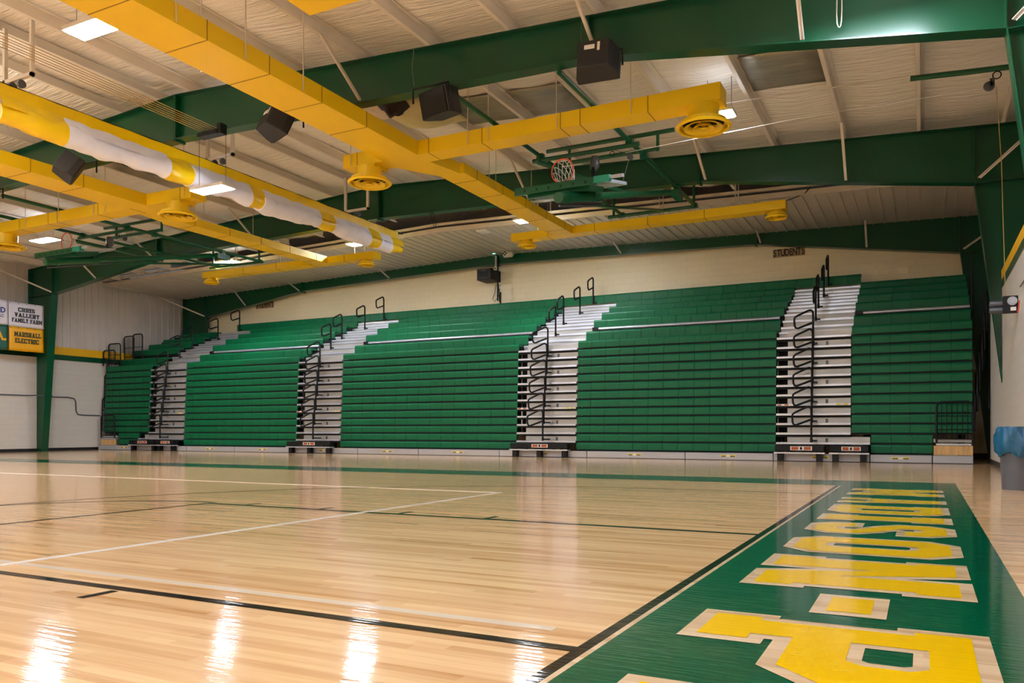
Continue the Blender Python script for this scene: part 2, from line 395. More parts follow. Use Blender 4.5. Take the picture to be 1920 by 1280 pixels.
# ------------------------------------------------------------------ floor markings
def fl(name, polys, m, z, lab=None):
    mb = MB()
    for i, p in enumerate(polys): mb.xy(p, .0005, z * 4 + i % 2 * .0003)
    return mb.build(name, m, floor, label=lab)
rect = lambda x0, x1, y0, y1: [(x0, y0), (x1, y0), (x1, y1), (x0, y1)]
fl('painted_border', [rect(-27, .42, 12.05, 13.25), rect(-1.045, .42, -3.5, 12.05)], 'fgreen', .0006, 'wide green painted border of the court')
fl('bare_line', [rect(-1.066, -1.043, -3.5, 12.0)], 'bare', .0007, 'thin bare wood line beside the black baseline')
def strip(pts, w):
    out = []
    for a, b in zip(pts[:-1], pts[1:]):
        a = Vector(a); b = Vector(b); d = (b - a).normalized(); n = Vector((-d.y, d.x)) * w / 2; e = d * w * .05
        out.append([tuple(a - n - e), tuple(b - n + e), tuple(b + n + e), tuple(a + n - e)])
    return out
# black court lines
fl('baseline', [rect(-1.118, -1.066, -3.5, 12.0)], 'fblack', .0005, 'black painted baseline')
fl('lane_line', [rect(-6.92, -1.11, 6.04, 6.11)], 'fblack', .00055)
fl('lane_line', [rect(-6.92, -1.11, 2.57, 2.63)], 'fblack', .00055)
fl('free_throw_line', [rect(-6.92, -6.87, 2.6, 6.1)], 'fblack', .0006)
fl('lane_mark', [rect(x - .025, x + .025, 6.1, 6.31) for x in (-6.38, -5.39, -4.42, -3.48)], 'fblack', .0005)
fl('lane_mark', [rect(x - .025, x + .025, 2.37, 2.55) for x in (-3.53, -4.5, -5.45)], 'fblack', .0005)
cy = 4.34
fl('free_throw_arc', strip([(-6.9 - 1.83 * math.sin(a), cy + 1.83 * math.cos(a)) for a in [PI * i / 40 for i in range(41)]], .05), 'fblack', .0005)
fl('three_point_arc', strip([(-2.72 - 6.02 * math.sin(a), cy + 6.02 * math.cos(a)) for a in [PI * i / 60 for i in range(61)]] , .04) + [rect(-2.75, -1.11, cy + 6.0, cy + 6.04)], 'fblack', .0004)
fl('volleyball_line', [rect(-4.83, -4.77, -1, 8.79), rect(-27, -4.77, 8.73, 8.79)], 'fwhite', .0007)
fl('volleyball_line', [rect(-15.8, -15.75, 0, 8.75)], 'fwhite', .0006)
fl('worn_line', [rect(-12, -1.3, 2.8, 2.86)], 'fworn', .0003)

# lettering MADISON-P... : yellow slab letters with a bare-wood border
def offs(poly, t):                      # offset a convex polygon outward
    P = [Vector(p) for p in poly]; n = len(P)
    if sum(P[i].x * P[(i + 1) % n].y - P[(i + 1) % n].x * P[i].y for i in range(n)) < 0: P = P[::-1]
    L = []
    for i in range(n):
        d = (P[(i + 1) % n] - P[i]).normalized(); nn = Vector((d.y, -d.x)); L.append((P[i] + nn * t, d))
    out = []
    for i in range(n):
        p, d = L[i - 1]; q, e = L[i]
        c = d.x * e.y - d.y * e.x
        if abs(c) < 1e-6: out.append(tuple(q)); continue
        s = ((q - p).x * e.y - (q - p).y * e.x) / c
        c_ = p + d * s; v_ = c_ - P[i]
        if v_.length > 1.7 * t: c_ = P[i] + v_.normalized() * 1.7 * t
        out.append(tuple(c_))
    return out
# glyph pieces in (u: reading direction 0..w, v: 0..1 height)
def R(a, b, c, d): return [(a, c), (b, c), (b, d), (a, d)]
def glyph(ch, w, s, o, sh):             # stroke s, serif overhang o, serif height sh
    if ch == 'I': return [R(o, w - o, 0, 1), R(0, w, 0, sh), R(0, w, 1 - sh, 1)]
    if ch == 'N': return [R(o, o + s, 0, 1), R(0, s + 2 * o, 0, sh), R(0, o + s, 1 - sh, 1), R(w - o - s, w - o, 0, 1), R(w - s - 2 * o, w, 1 - sh, 1), [(o, 1), (o + s * 1.05, 1), (w - o, 0), (w - o - s * 1.05, 0)]]
    if ch == 'M': return [R(o, o + s, 0, 1), R(0, s + 2 * o, 0, sh), R(0, o + s, 1 - sh, 1), R(w - o - s, w - o, 0, 1), R(w - s - 2 * o, w, 0, sh), R(w - o - s, w, 1 - sh, 1),
                          [(o, 1), (o + s, 1), (w / 2 + s * .45, .25), (w / 2 - s * .45, .25)], [(w - o, 1), (w - o - s, 1), (w / 2 - s * .45, .25), (w / 2 + s * .45, .25)]]
    if ch == 'A': return [[(o, 0), (o + s, 0), (w / 2 + s * .5, 1), (w / 2 - s * .5, 1)], [(w - o, 0), (w - o - s, 0), (w / 2 - s * .5, 1), (w / 2 + s * .5, 1)],
                          R(w * .26, w * .74, .22, .36), R(0, s + 2 * o, 0, sh), R(w - s - 2 * o, w, 0, sh)]
    if ch == 'D': return [R(o, o + s, 0, 1), R(0, s, 0, sh), R(0, s, 1 - sh, 1), R(o, w - .16, 0, sh), R(o, w - .16, 1 - sh, 1), R(w - s, w, .13, .87),
                          [(w - .16, 0), (w, .13), (w - s, .13 + sh), (w - .26, sh)], [(w - .16, 1), (w, .87), (w - s, .87 - sh), (w - .26, 1 - sh)]]
    if ch == 'O': return [R(0, s, .15, .85), R(w - s, w, .15, .85), R(.15, w - .15, 0, sh), R(.15, w - .15, 1 - sh, 1),
                          [(0, .15), (.15, 0), (.15 + .12, sh), (s, .15 + sh)], [(w, .15), (w - .15, 0), (w - .27, sh), (w - s, .15 + sh)],
                          [(0, .85), (.15, 1), (.27, 1 - sh), (s, .85 - sh)], [(w, .85), (w - .15, 1), (w - .27, 1 - sh), (w - s, .85 - sh)]]
    if ch == 'S': return [R(.12, w - .12, 0, sh), R(.12, w - .12, 1 - sh, 1), [(0, .14), (.12, 0), (s, 0), (s, .34), (0, .34)], R(w - s, w, .66, .86), [(w, .86), (w - .12, 1), (w - s, 1), (w - s, .86)],
                          [(0, .62), (s, .62), (s, 1), (.12, 1), (0, .86)], [(w, .4), (w - s, .4), (w - s, 0), (w - .12, 0), (w, .14)], [(0, .62), (s * 1.1, .74), (w, .4), (w - s * 1.1, .26)]]
    if ch == '-': return [R(0, w, .42, .58)]
    if ch == 'P': return [R(o, o + s, 0, 1), R(0, s + 2 * o, 0, sh), R(0, s, 1 - sh, 1), R(o, w - .14, 1 - sh, 1), R(o, w - .14, .42, .42 + sh * .8), R(w - s, w, .56, .86),
                          [(w - .14, 1), (w, .86), (w - s, .86 - .12), (w - .3, 1 - sh)], [(w - .14, .42), (w, .56), (w - s, .7), (w - .3, .42 + sh * .8)]]
    if ch == 'L': return [R(o, o + s, 0, 1), R(0, s + 2 * o, 1 - sh, 1), R(0, w, 0, sh), R(w - s * .8, w, 0, .36)]
    if ch == 'H': return [R(o, o + s, 0, 1), R(w - o - s, w - o, 0, 1), R(o, w - o, .4, .6), R(0, s + 2 * o, 0, sh), R(0, s + 2 * o, 1 - sh, 1), R(w - s - 2 * o, w, 0, sh), R(w - s - 2 * o, w, 1 - sh, 1)]
    if ch == 'C': return [R(0, s, .15, .85), R(.15, w - .12, 0, sh), R(.15, w - .12, 1 - sh, 1), R(w - s, w, .14, .34), R(w - s, w, .66, .86), [(0, .15), (.15, 0), (.27, sh), (s, .15 + sh)], [(0, .85), (.15, 1), (.27, 1 - sh), (s, .85 - sh)],
                          [(w, .14), (w - .12, 0), (w - .25, 0), (w - s, .14)], [(w, .86), (w - .12, 1), (w - .25, 1), (w - s, .86)]]
    if ch == 'R': return glyph('P', w, s, o, sh) + [[(w * .45, .45), (w * .45 + s, .45), (w - o, sh), (w - s - o, sh)], R(w - s - o * 2, w, 0, sh)]
    if ch == 'V': return [[(o, 1), (o + s, 1), (w / 2 + s * .5, 0), (w / 2 - s * .5, 0)], [(w - o, 1), (w - o - s, 1), (w / 2 - s * .5, 0), (w / 2 + s * .5, 0)], R(0, s + 2 * o, 1 - sh, 1), R(w - s - 2 * o, w, 1 - sh, 1)]
    if ch == 'Y': return [[(o, 1), (o + s, 1), (w / 2 + s * .5, .4), (w / 2 - s * .5, .4)], [(w - o, 1), (w - o - s, 1), (w / 2 - s * .5, .4), (w / 2 + s * .5, .4)], R(w / 2 - s / 2, w / 2 + s / 2, 0, .45), R(w / 2 - s / 2 - o, w / 2 + s / 2 + o, 0, sh), R(0, s + 2 * o, 1 - sh, 1), R(w - s - 2 * o, w, 1 - sh, 1)]
    if ch in 'EF': return [R(o, o + s, 0, 1), R(0, s + 2 * o, 0, sh), R(0, w, 1 - sh, 1), R(o, w * .72, .41, .59), R(w - s * .6, w, .72, 1)] + ([R(0, w, 0, sh), R(w - s * .6, w, 0, .28)] if ch == 'E' else [])
    if ch == 'T': return [R(w / 2 - s / 2, w / 2 + s / 2, 0, 1), R(w / 2 - s / 2 - o, w / 2 + s / 2 + o, 0, sh), R(0, w, 1 - sh, 1), R(0, s * .6, .7, 1), R(w - s * .6, w, .7, 1)]
    return []
WID = {'I': .42, 'M': 1.05, 'A': .92, ' ': .4, 'L': .7, 'E': .74, 'F': .7, 'T': .8}
def slab(body, cx, cz, h, k, mname, parent, X):
    tot = sum(WID.get(c, .8) + .1 for c in body) - .1
    sc = h * k; u0 = cx - tot * sc / 2
    mb = MB()
    for c in body:
        w = WID.get(c, .8)
        for i, poly in enumerate(glyph(c, w, w - .18 if c == 'I' else .22, .07, .17)):
            mb.prism([(u0 + p * sc, cz - h / 2 + q * h) for p, q in poly], (X - .0004 * i, X + .006 + .0004 * i), lambda u, v, ww: (ww, u, v))
        u0 += (w + .1) * sc
    return mb.build('banner_lettering', mname, parent)
HT = .945
from mathutils.geometry import tessellate_polygon
def area(P): return sum(P[i - 1][0] * P[i][1] - P[i][0] * P[i - 1][1] for i in range(len(P)))
def outline(ch, w):
    o, h = .055, .2
    s = .27
    if ch == 'I':
        o = .07; return [(0, 0), (w, 0), (w, h), (w - o, h), (w - o, 1 - h), (w, 1 - h), (w, 1), (0, 1), (0, 1 - h), (o, 1 - h), (o, h), (0, h)], None
    if ch == 'N':
        s = .32; return [(0, 0), (o + s, 0), (o + s, .6), (w - o - s - .02, 0), (w, 0), (w, h), (w - o, h), (w - o, 1 - h), (w, 1 - h), (w, 1), (w - o - s, 1), (w - o - s, .4), (o + s + .02, 1), (0, 1), (0, 1 - h), (o, 1 - h), (o, h), (0, h)], None
    if ch == 'M':
        s = .28; return [(0, 0), (o + s, 0), (o + s, .62), (w / 2 - .06, .16), (w / 2 + .06, .16), (w - o - s, .62), (w - o - s, 0), (w, 0), (w, h), (w - o, h), (w - o, 1 - h), (w, 1 - h), (w, 1), (w - o - s - .02, 1), (w / 2, .5), (o + s + .02, 1), (0, 1), (0, 1 - h), (o, 1 - h), (o, h), (0, h)], None
    if ch == 'A':
        s = .13; o = .03; ap = .17; m = w / 2 - ap - o
        xi = lambda v: o + s + m * v
        return [(0, 0), (o + s, 0), (xi(.3), .3), (w - xi(.3), .3), (w - o - s, 0), (w, 0), (w, h), (w - o - m * h, h), (w / 2 + ap, 1), (w / 2 - ap, 1), (o + m * h, h), (0, h)], [(xi(.46), .46), (w - xi(.46), .46), (w / 2, .72)]
    if ch == 'D': return [(0, 0), (w - .16, 0), (w, .15), (w, .85), (w - .16, 1), (0, 1), (0, 1 - h), (o, 1 - h), (o, h), (0, h)], [(o + s, h), (w - s - .05, h), (w - s, h + .06), (w - s, 1 - h - .06), (w - s - .05, 1 - h), (o + s, 1 - h)]
    if ch == 'O': return [(0, .15), (.15, 0), (w - .15, 0), (w, .15), (w, .85), (w - .15, 1), (.15, 1), (0, .85)], [(s, h + .06), (s + .05, h), (w - s - .05, h), (w - s, h + .06), (w - s, 1 - h - .06), (w - s - .05, 1 - h), (s + .05, 1 - h), (s, 1 - h - .06)]
    if ch == 'S':
        s = .25; h = .17; return [(0, .3), (0, .14), (.13, 0), (w - .13, 0), (w, .14), (w, .34), (w - .14, .48), (s, .66), (s, .78), (s + .05, 1 - h), (w - s - .05, 1 - h), (w - s, .78), (w - s, .7), (w, .7), (w, .86), (w - .13, 1), (.13, 1), (0, .86), (0, .66), (.14, .52), (w - s, .34), (w - s, .22), (w - s - .05, h), (s + .05, h), (s, .22), (s, .3)], None
    if ch == '-': return [(0, .43), (w, .43), (w, .62), (0, .62)], None
    if ch == 'P': return [(0, 0), (2 * o + s, 0), (2 * o + s, h), (o + s - .03, h), (o + s - .03, .365), (w - .16, .365), (w, .53), (w, .86), (w - .14, 1), (0, 1), (0, 1 - h), (o, 1 - h), (o, h), (0, h)], [(o + s - .05, .58), (w - s - .05, .58), (w - s, .64), (w - s, .79), (w - s - .05, .85), (o + s - .05, .85)]
    if ch == 'L': return [(0, 0), (w, 0), (w, .38), (w - .2, .38), (w - .2, h), (o + s, h), (o + s, 1 - h), (2 * o + s, 1 - h), (2 * o + s, 1), (0, 1), (0, 1 - h), (o, 1 - h), (o, h), (0, h)], None
def grow(P, t):                         # offset any simple polygon (t > 0 outward)
    P = [Vector(p) for p in (P if area(P) > 0 else P[::-1])]; n = len(P); out = []
    for i in range(n):
        d = (P[i] - P[i - 1]).normalized(); e = (P[(i + 1) % n] - P[i]).normalized()
        p = P[i] + Vector((d.y, -d.x)) * t; q = P[i] + Vector((e.y, -e.x)) * t
        c = d.x * e.y - d.y * e.x
        out.append(tuple(p + d * (((q - p).x * e.y - (q - p).y * e.x) / c)) if abs(c) > 1e-5 else tuple(p))
    return out
def flat(loops, z, m, name, lab=None):
    vs = [(x, y, z) for L_ in loops for x, y in L_]
    tri = tessellate_polygon([[Vector((x, y, 0)) for x, y in L_] for L_ in loops])
    me = MB().add(vs, [tuple(t) for t in tri])
    o = me.build(name, m, floor, label=lab)
    if o.data.polygons[0].normal.z < 0: o.data.flip_normals()
    return o
def place(ch, y0, y1, lab):
    w = (y0 - y1 - .13) / HT
    tf = lambda p: (-.785 + p[1] * HT, y0 - .065 - p[0] * HT)
    out, hole = outline(ch, w)
    out = [tf(p) for p in out]; hole = [tf(p) for p in hole] if hole else None
    if hole and area(hole) < 0: hole = hole[::-1]
    inner = grow(hole, -.05) if hole and ch != 'A' else None
    flat([grow(out, .062)] + ([inner] if inner else []), .0045, 'bare', 'letter_border')
    flat([out if area(out) > 0 else out[::-1]] + ([hole] if hole else []), .006, 'fyellow', 'painted_letter', 'yellow slab letter ' + lab if ch != '-' else 'yellow painted hyphen')
for ch, a, b in (('M', 11.55, 10.36), ('A', 9.92, 9.2), ('D', 8.95, 8.02), ('I', 7.9, 7.36), ('S', 7.2, 6.4), ('O', 6.2, 5.33), ('N', 5.18, 4.1), ('-', 4.0, 3.56), ('P', 3.44, 2.5), ('L', 2.41, 1.5), ('A', 1.42, .5), ('I', .42, -.1), ('N', -.2, -1.2), ('S', -1.3, -2.1)):
    if b > 1.2: place(ch, a, b, ch)

# ------------------------------------------------------------------ bleachers
Y0, ZB, DZ = 21.3, .2, .248
def yk(k): return Y0 + .012 * k
SEC = [(-30.22, -27.48, 6), (-25.5, -19.82, 13), (-17.85, -11.06, 15), (-9.1, -3.45, 13), (-1.62, 1.04, 6)]
SLAB = ['at the far left end, beside the left wall', 'between the two leftmost stair aisles', 'in the centre, the widest one', 'between the two rightmost stair aisles', 'at the right end, beside the bin']
UP = [(22.06, 3.76, .3), (22.68, 4.19, .24), (23.34, 4.5, .25), (24.0, 4.78, .25), (24.65, 5.06, .25)]
def seats(mb, x0, x1, n, Y, zb, h, dep=.28):
    prof = [(0, 0), (0, h - .055), (.012, h - .02), (.045, h), (dep, h), (dep, h - .06), (.04, h - .07), (.035, 0)]
    for i in range(n):
        a = x0 + (x1 - x0) * i / n; b = x0 + (x1 - x0) * (i + 1) / n
        mb.yz([(Y + p, zb + q) for p, q in prof], a + .0035, b - .0035)
        mb.box(a + .02, b - .02, Y - .004, Y + .003, zb + .03, zb + h - .075)
        mb.box(a + .004, b - .004, Y + .012, Y + .02, zb + .005, zb + h - .08)
for si, (x0, x1, n) in enumerate(SEC):
    t = thing('bleacher_section', 'green telescopic bleacher section ' + SLAB[si], 'bleacher', ((x0 + x1) / 2, Y0, 0), 'bleacher sections')
    for k in range(13):
        a, b = x0, x1; nn = n
        if si == 0 and k < 2: a, b = -29.3, -28.06; nn = 3
        if si == 4 and k < 2: a, b = -1.17 + .0, .2; nn = 3
        mb = MB(); seats(mb, a, b, nn, yk(k), ZB + DZ * k + .035, .205)
        mb.build('bench_row', 'seat', t)
    mb = MB()
    for k in range(13):
        a, b = x0 + .006, x1 - .006
        if si == 0 and k < 2: a, b = -29.29, -28.08
        if si == 4 and k < 2: a, b = -1.15, .19
        mb.box(a, b, yk(k) + .03, 22.0, ZB + DZ * k - .012, ZB + DZ * k + .028)
    mb.box(x0 + .05, x1 - .05, 21.66, 21.7, .7, 3.3)  # dark sheet added behind the rows so the gaps look black
    for x in (x0 + .06, x1 - .06): mb.box(x - .03, x + .03, 21.4, 25.0, .01, .1)
    mb.build('deck_frame', 'dark', t)
    for j, (Y, zt, h) in enumerate(UP):
        a, b = x0, x1
        if si == 0: a = x0 + (.0, -.08, .12, .2, .45)[j]
        mb = MB(); seats(mb, a, b, n, Y, zt - h, h, .3)
        mb.build('bench_row', 'seat', t)
    mb = MB()
    for j, (Y, zt, h) in enumerate(UP):
        mb.box(x0 + .05, x1 - .01, Y + .03, min(Y + .72, 24.97), zt - .44, zt - .4)
        mb.box(x0 + .05, x1 - .01, Y + .05, Y + .07, zt - .44, zt - .1)
    for x in (x0 + .25, x1 - .15):
        for j in range(5): mb.box(x - .03, x + .03, UP[j][0] + .2, UP[j][0] + .26, .0, UP[j][1] - .42)
    mb.build('deck_frame', 'dark', t)
    if si:
        MB().tube([(x0 + .2, 22.6, 3.885), (x1 - .1 if si < 4 else x1, 22.6, 3.885)], .05, 10).build('walkway_beam', 'alu', t, smooth=True)
        MB().box(x0 + .01, x0 + .2, 22.53, 22.6, 3.83, 3.94).build('beam_cap', 'black', t)
# continuous top bench with its back
t = thing('top_bench', 'long green top bench running unbroken along the beige wall', 'bleacher', (-14.1, 25.0, 4.6))
mb = MB(); seats(mb, -26.62, -1.63, 56, 25.0, 5.08, .29, .22); mb.build('bench_row', 'seat', t)
MB().box(-26.6, -1.65, 25.03, 25.2, 4.62, 4.66).build('deck_frame', 'dark', t)
# aisles
AIS = [(-27.48, -25.5), (-19.82, -17.85), (-11.06, -9.1), (-3.45, -1.62)]
AN = ['leftmost', 'second from left', 'third from left', 'rightmost']
for ai, (x0, x1) in enumerate(AIS):
    t = thing('stair_aisle', 'silver stepped bleacher stair aisle, %s of four' % AN[ai], 'stairs', ((x0 + x1) / 2, Y0, 0), 'bleacher stair aisles')
    for k in range(13):
        a, b = x0, x1
        if k == 1 and ai == 3: b = -1.17
        if k == 1 and ai == 0: a = -28.06
        z = ZB + DZ * k
        if k: 
            MB().box(a + .01, b - .01, yk(k) - .05, yk(k) + .25, z - .02, z + .035).build('tread', 'alu', t, bevel=.004)
        if k:
            mb = MB().box(a + .28, b - .02, yk(k) + .06, yk(k) + .075, z + .035, z + .175)
            if k % 2: MB().box((a + x1) / 2 + .3, (a + x1) / 2 + .36, yk(k) + .045, yk(k) + .06, z + .04, z + .14).build('bracket', 'steelgrey', t)
            mb.build('riser', 'alu2', t)
    mb = MB()
    for k in range(1, 13):
        z = ZB + DZ * k
        mb.box(x0 + .02, x1 - .02, yk(k) + .02, yk(k) + .1, z - .075, z - .02)  # black boxes paint in the shaded gap below each tread nose
    mb.box(x0 + .01, x1 - .01, 21.68, 21.72, .6, 3.2)  # dark sheet added behind the steps as shade
    mb.build('step_gap_shade', 'dark', t)
    for j, (Y, zt, h) in enumerate(UP + [(25.0, 5.3, 0)]):
        zd = zt - .2
        dz = (zd - (UP[j - 1][1] - .2 if j else 3.23)) 
        for q in range(2):
            yy = Y - .3 + .31 * q; ztop_ = zd - dz * (.5 - .5 * q)
            if j == 5 and q: continue
            MB().box(x0 + .01, x1 - .01, yy, yy + .34, ztop_ - .055, ztop_).build('tread', 'alu', t)
            MB().box(x0 + .02, x1 - .02, yy + .02, yy + .035, ztop_ - .3, ztop_ - .06).build('riser', 'alu2', t)
    # stickers on the eighth tread from the bottom
    z = ZB + DZ * 5
    for xa in (x0 + .03, x1 - .36):
        s = MB().box(xa, xa + .3, yk(5) - .054, yk(5) - .05, z - .012, z + .03).build('safety_sticker', 'paper', t)
        MB().box(xa + .01, xa + .11, yk(5) - .057, yk(5) - .054, z - .008, z + .026).build('warning_patch', 'stickred' if xa < x0 + .1 else 'stickyel', s)
        MB().box(xa + .19, xa + .29, yk(5) - .057, yk(5) - .054, z - .008, z + .026).build('warning_patch', 'stickred' if xa < x0 + .1 else 'stickyel', s)
# front skirt boards
SK = [-29.95, -29.3, -28.0, -25.1, -22.6, -19.85, -16.95, -14.5, -11.55, -8.68, -5.8, -3.48, -1.18, .19, 1.05]
SK = [-30.22] + SK[1:]
t = thing('bleacher_skirt', 'low grey metal skirt along the foot of the bleachers', 'skirt', (-14.5, 21.1, 0))
for a, b in zip(SK[:-1], SK[1:]):
    p = MB().box(a + .012, b - .012, 21.1, 21.2, .012, .185).box(a + .012, b - .012, 21.09, 21.2, .165, .19).build('skirt_board', 'skirt', t, bevel=.003)
    if b - a > 1.0:
        cx = (a + b) / 2
        s = MB().box(cx - .2, cx + .2, 21.094, 21.1, .085, .14).build('safety_sticker', 'paper', p)
        for d in (-.12, .12): MB().box(cx + d - .075, cx + d + .075, 21.091, 21.094, .09, .135).build('warning_patch', 'stickyel', s)
        for d in (-.12, .12): MB().box(cx + d - .06, cx + d + .06, 21.089, 21.091, .09, .112).build('warning_text_band', 'letterblack', s)
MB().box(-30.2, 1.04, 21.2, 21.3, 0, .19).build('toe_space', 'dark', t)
# front steps
STEPS = [(-28.05, -26.62, 'at the leftmost aisle, left of the pair'), (-26.52, -25.55, 'at the leftmost aisle, right of the pair'), (-19.85, -17.95, 'at the second aisle from the left'), (-11.05, -9.2, 'at the third aisle from the left'), (-3.4, -2.22, 'at the rightmost aisle, left of the pair'), (-2.08, -1.2, 'at the rightmost aisle, right of the pair')]
for a, b, w in STEPS:
    t = thing('front_step', 'black pull-out front step with silver lip ' + w, 'step', ((a + b) / 2, 20.95, 0), 'front steps')
    MB().box(a, b, 20.86, 21.08, .26, .41).build('body', 'black', t, bevel=.006)
    MB().box(a - .02, b + .02, 20.83, 21.08, .2, .235).build('lip', 'alu', t)
    for x in ((a + .12, (a + b) / 2, b - .12) if b - a > 1.6 else (a + .12, b - .12)):
        MB().box(x - .07, x + .07, 20.9, 21.06, .0, .26).build('leg', 'black', t)
    cx = (a + b) / 2 + .05; w2 = min(.26, (b - a) * .25)
    s = MB().box(cx - w2, cx + w2, 20.855, 20.86, .285, .385).build('warning_plate', 'paper', t)
    for u, v in ((-.9, -.25), (.25, .9)): MB().box(cx + u * w2, cx + v * w2, 20.85, 20.855, .295, .375).build('warning_patch', 'stickred', s)
    MB().box(cx - .12 * w2, cx + .1 * w2, 20.85, 20.855, .3, .37).build('warning_symbol', 'letterblack', s)

# plywood end boxes
for a, b, w in ((-30.2, -29.32, 'under the guard rail at the left end'), (.22, 1.04, 'under the guard rail at the right end')):
    t = thing('plywood_box', 'bare plywood panel ' + w, 'panel', ((a + b) / 2, 21.25, .2))
    MB().box(a, b, 21.2, 21.24, .2, .42).build('plywood_face', 'ply', t)
    MB().box(a + .05, b - .03, 21.2, 21.5, .43, .475).build('tread', 'alu', t)
    MB().box(a, b, 21.3, 21.32, .5, .58).build('riser', 'alu2', t)

# handrails
def loop_rail(x, Y, zb, h, dirn, lab, grp, yt=None):
    t = thing('aisle_handrail', lab, 'handrail', (x, Y, zb), grp)
    f = (lambda u, z: (x + u * dirn[0], Y + u * dirn[1], zb + z))
    pts = [f(0, 0), f(0, h * .55), f(0, h - .09), f(.02, h - .035), f(.07, h - .008), f(.12, h - .02), f(.42, h - .16), f(.47, h - .2), f(.48, h - .26), f(.47, h - .4), f(.44, h - .46), f(.38, h - .47), f(.3, h - .44), f(.03, h - .34)]
    MB().tube(pts, .027, 8).build('loop_rail', 'black', t, smooth=True)
    MB().lathe([(.0, .1), (.032, .1), (.034, .09), (.034, .02), (.035, .012), (.035, 0), (0, 0)], (x, Y, zb), 12).build('base_socket', 'black', t, smooth=True)
    MB().box(x + .03, x + .11, Y - .03, yt or Y + .03, zb + .02, zb + .06).build('clamp', 'black', t)
for ai, x in enumerate((-26.42, -18.77, -10.03, -2.53)):
    for k in range(6):
        loop_rail(x, 20.98 + .07 * k, .485 + .496 * k, .91, (-.92, -.3), 'black looped handrail folded over the %s aisle, %s up from the floor' % (AN[ai], ORD[k]), 'folded lower aisle handrails', yk(2 * k + 1) - .045)
    for k, (Y, zb) in enumerate(((21.97, 3.66), (22.56, 4.07), (23.87, 4.57), (24.98 if ai == 3 else 25.03, 5.07))):
        loop_rail(x, Y - .08, zb, .89, (0, -1), 'black looped handrail on the upper steps of the %s aisle, %s step up' % (AN[ai], ORD[k]), 'upper aisle handrails')

# guard rails
def guard(name, lab, P, U, w, h, nb, extra=0, grp=None):
    t = thing(name, lab, 'guard rail', P, grp)
    P = Vector(P); U = Vector(U).normalized()
    f = lambda u, z: tuple(P + U * u + Vector((0, 0, z)))
    c = .1
    pts = [f(0, 0), f(0, h - c), f(.03, h - .03), f(c, h), f(w - c, h), f(w - .03, h - .03), f(w, h - c), f(w, 0)]
    MB().tube(pts, .026, 8).build('rail_frame', 'black', t, smooth=True)
    mb = MB()
    for i in range(1, nb): mb.tube([f(w * i / nb, .1), f(w * i / nb, h - .005)], .008, 6)
    mb.build('bars', 'black', t)
    for z in ((.1, .33 * h, .66 * h) if extra else (.1, h * .5)): MB().tube([f(0, z), f(w, z)], .014, 6).build('cross_rail', 'black', t)
guard('guard_rail', 'black barred guard rail standing above the plywood box at the right end', (.28, 21.17, .48), (1, 0, 0), .76, .98, 7, 1)
guard('guard_rail', 'black barred guard rail standing above the plywood box at the left end', (-30.16, 21.17, .48), (1, 0, 0), .82, .92, 7, 1)
for i, (x, Y, z, w, h, L) in enumerate(((-30.3, 21.36, 3.45, .74, .62, 'lowest'), (-30.33, 21.62, 3.45, .74, .92, 'second lowest'), (-30.35, 22.35, 3.78, .6, .98, 'third lowest'), (-30.05, 22.55, 3.78, .58, 1.08, 'topmost'))):
    guard('guard_rail', 'black barred end guard rail on the left end of the bleachers, ' + L + ' of four', (x, Y, z), (1, 0, 0), w, h, 7 if i < 2 else 6, 0, 'left end guard rails')
for s, xx, nm in ((-1, -30.3, 'left'), (1, 1.1, 'right')):
    for i in range(6 if s > 0 else 5):
        z = .75 + .485 * i
        t = thing('folded_end_rail', 'black end rail folded flat against the %s side of the bleachers, %s up' % (nm, ORD[i]), 'guard rail', (xx + s * .0, 21.3, z), nm + ' folded end rails')
        y0 = 21.28 + .05 * i
        X = 1.085 + .052 * i if s > 0 else -30.285 - .055 * (i % 2)
        mb = MB().tube([(X, y0, z), (X, y0 + .02, z + .82), (X, y0 + .08, z + .9), (X, y0 + .5, z + .92), (X, y0 + .6, z + .86), (X, y0 + .62, z)], .02, 8)
        mb.build('rail_frame', 'black', t, smooth=True)
        mb = MB()
        for q in range(1, 5): mb.tube([(X, y0 + .12 * q, z), (X, y0 + .12 * q, z + .9)], .01, 6)
        mb.build('bars', 'black', t)
for i in range(1):
    X = 1.385
    t = thing('leaning_rail', 'tall black rail leaning against the right wall beside the bleachers', 'guard rail', (X, 21.5, 1.0))
    MB().tube([(X, 21.4 + .03 * i, 1.3), (X, 22.6, 4.3 + .1 * i)], .02, 8).build('post', 'black', t)
    MB().tube([(X, 21.6 + .03 * i, 1.3), (X, 22.8, 4.2 + .1 * i)], .018, 8).build('bar', 'black', t)
tag(MB().tube([(1.07, 22.3, 3.6), (1.07, 22.3, 5.15), (1.07, 22.34, 5.2)], .02, 8).build('end_post', 'black'), 'single tall black post above the right end of the bleachers', 'post')

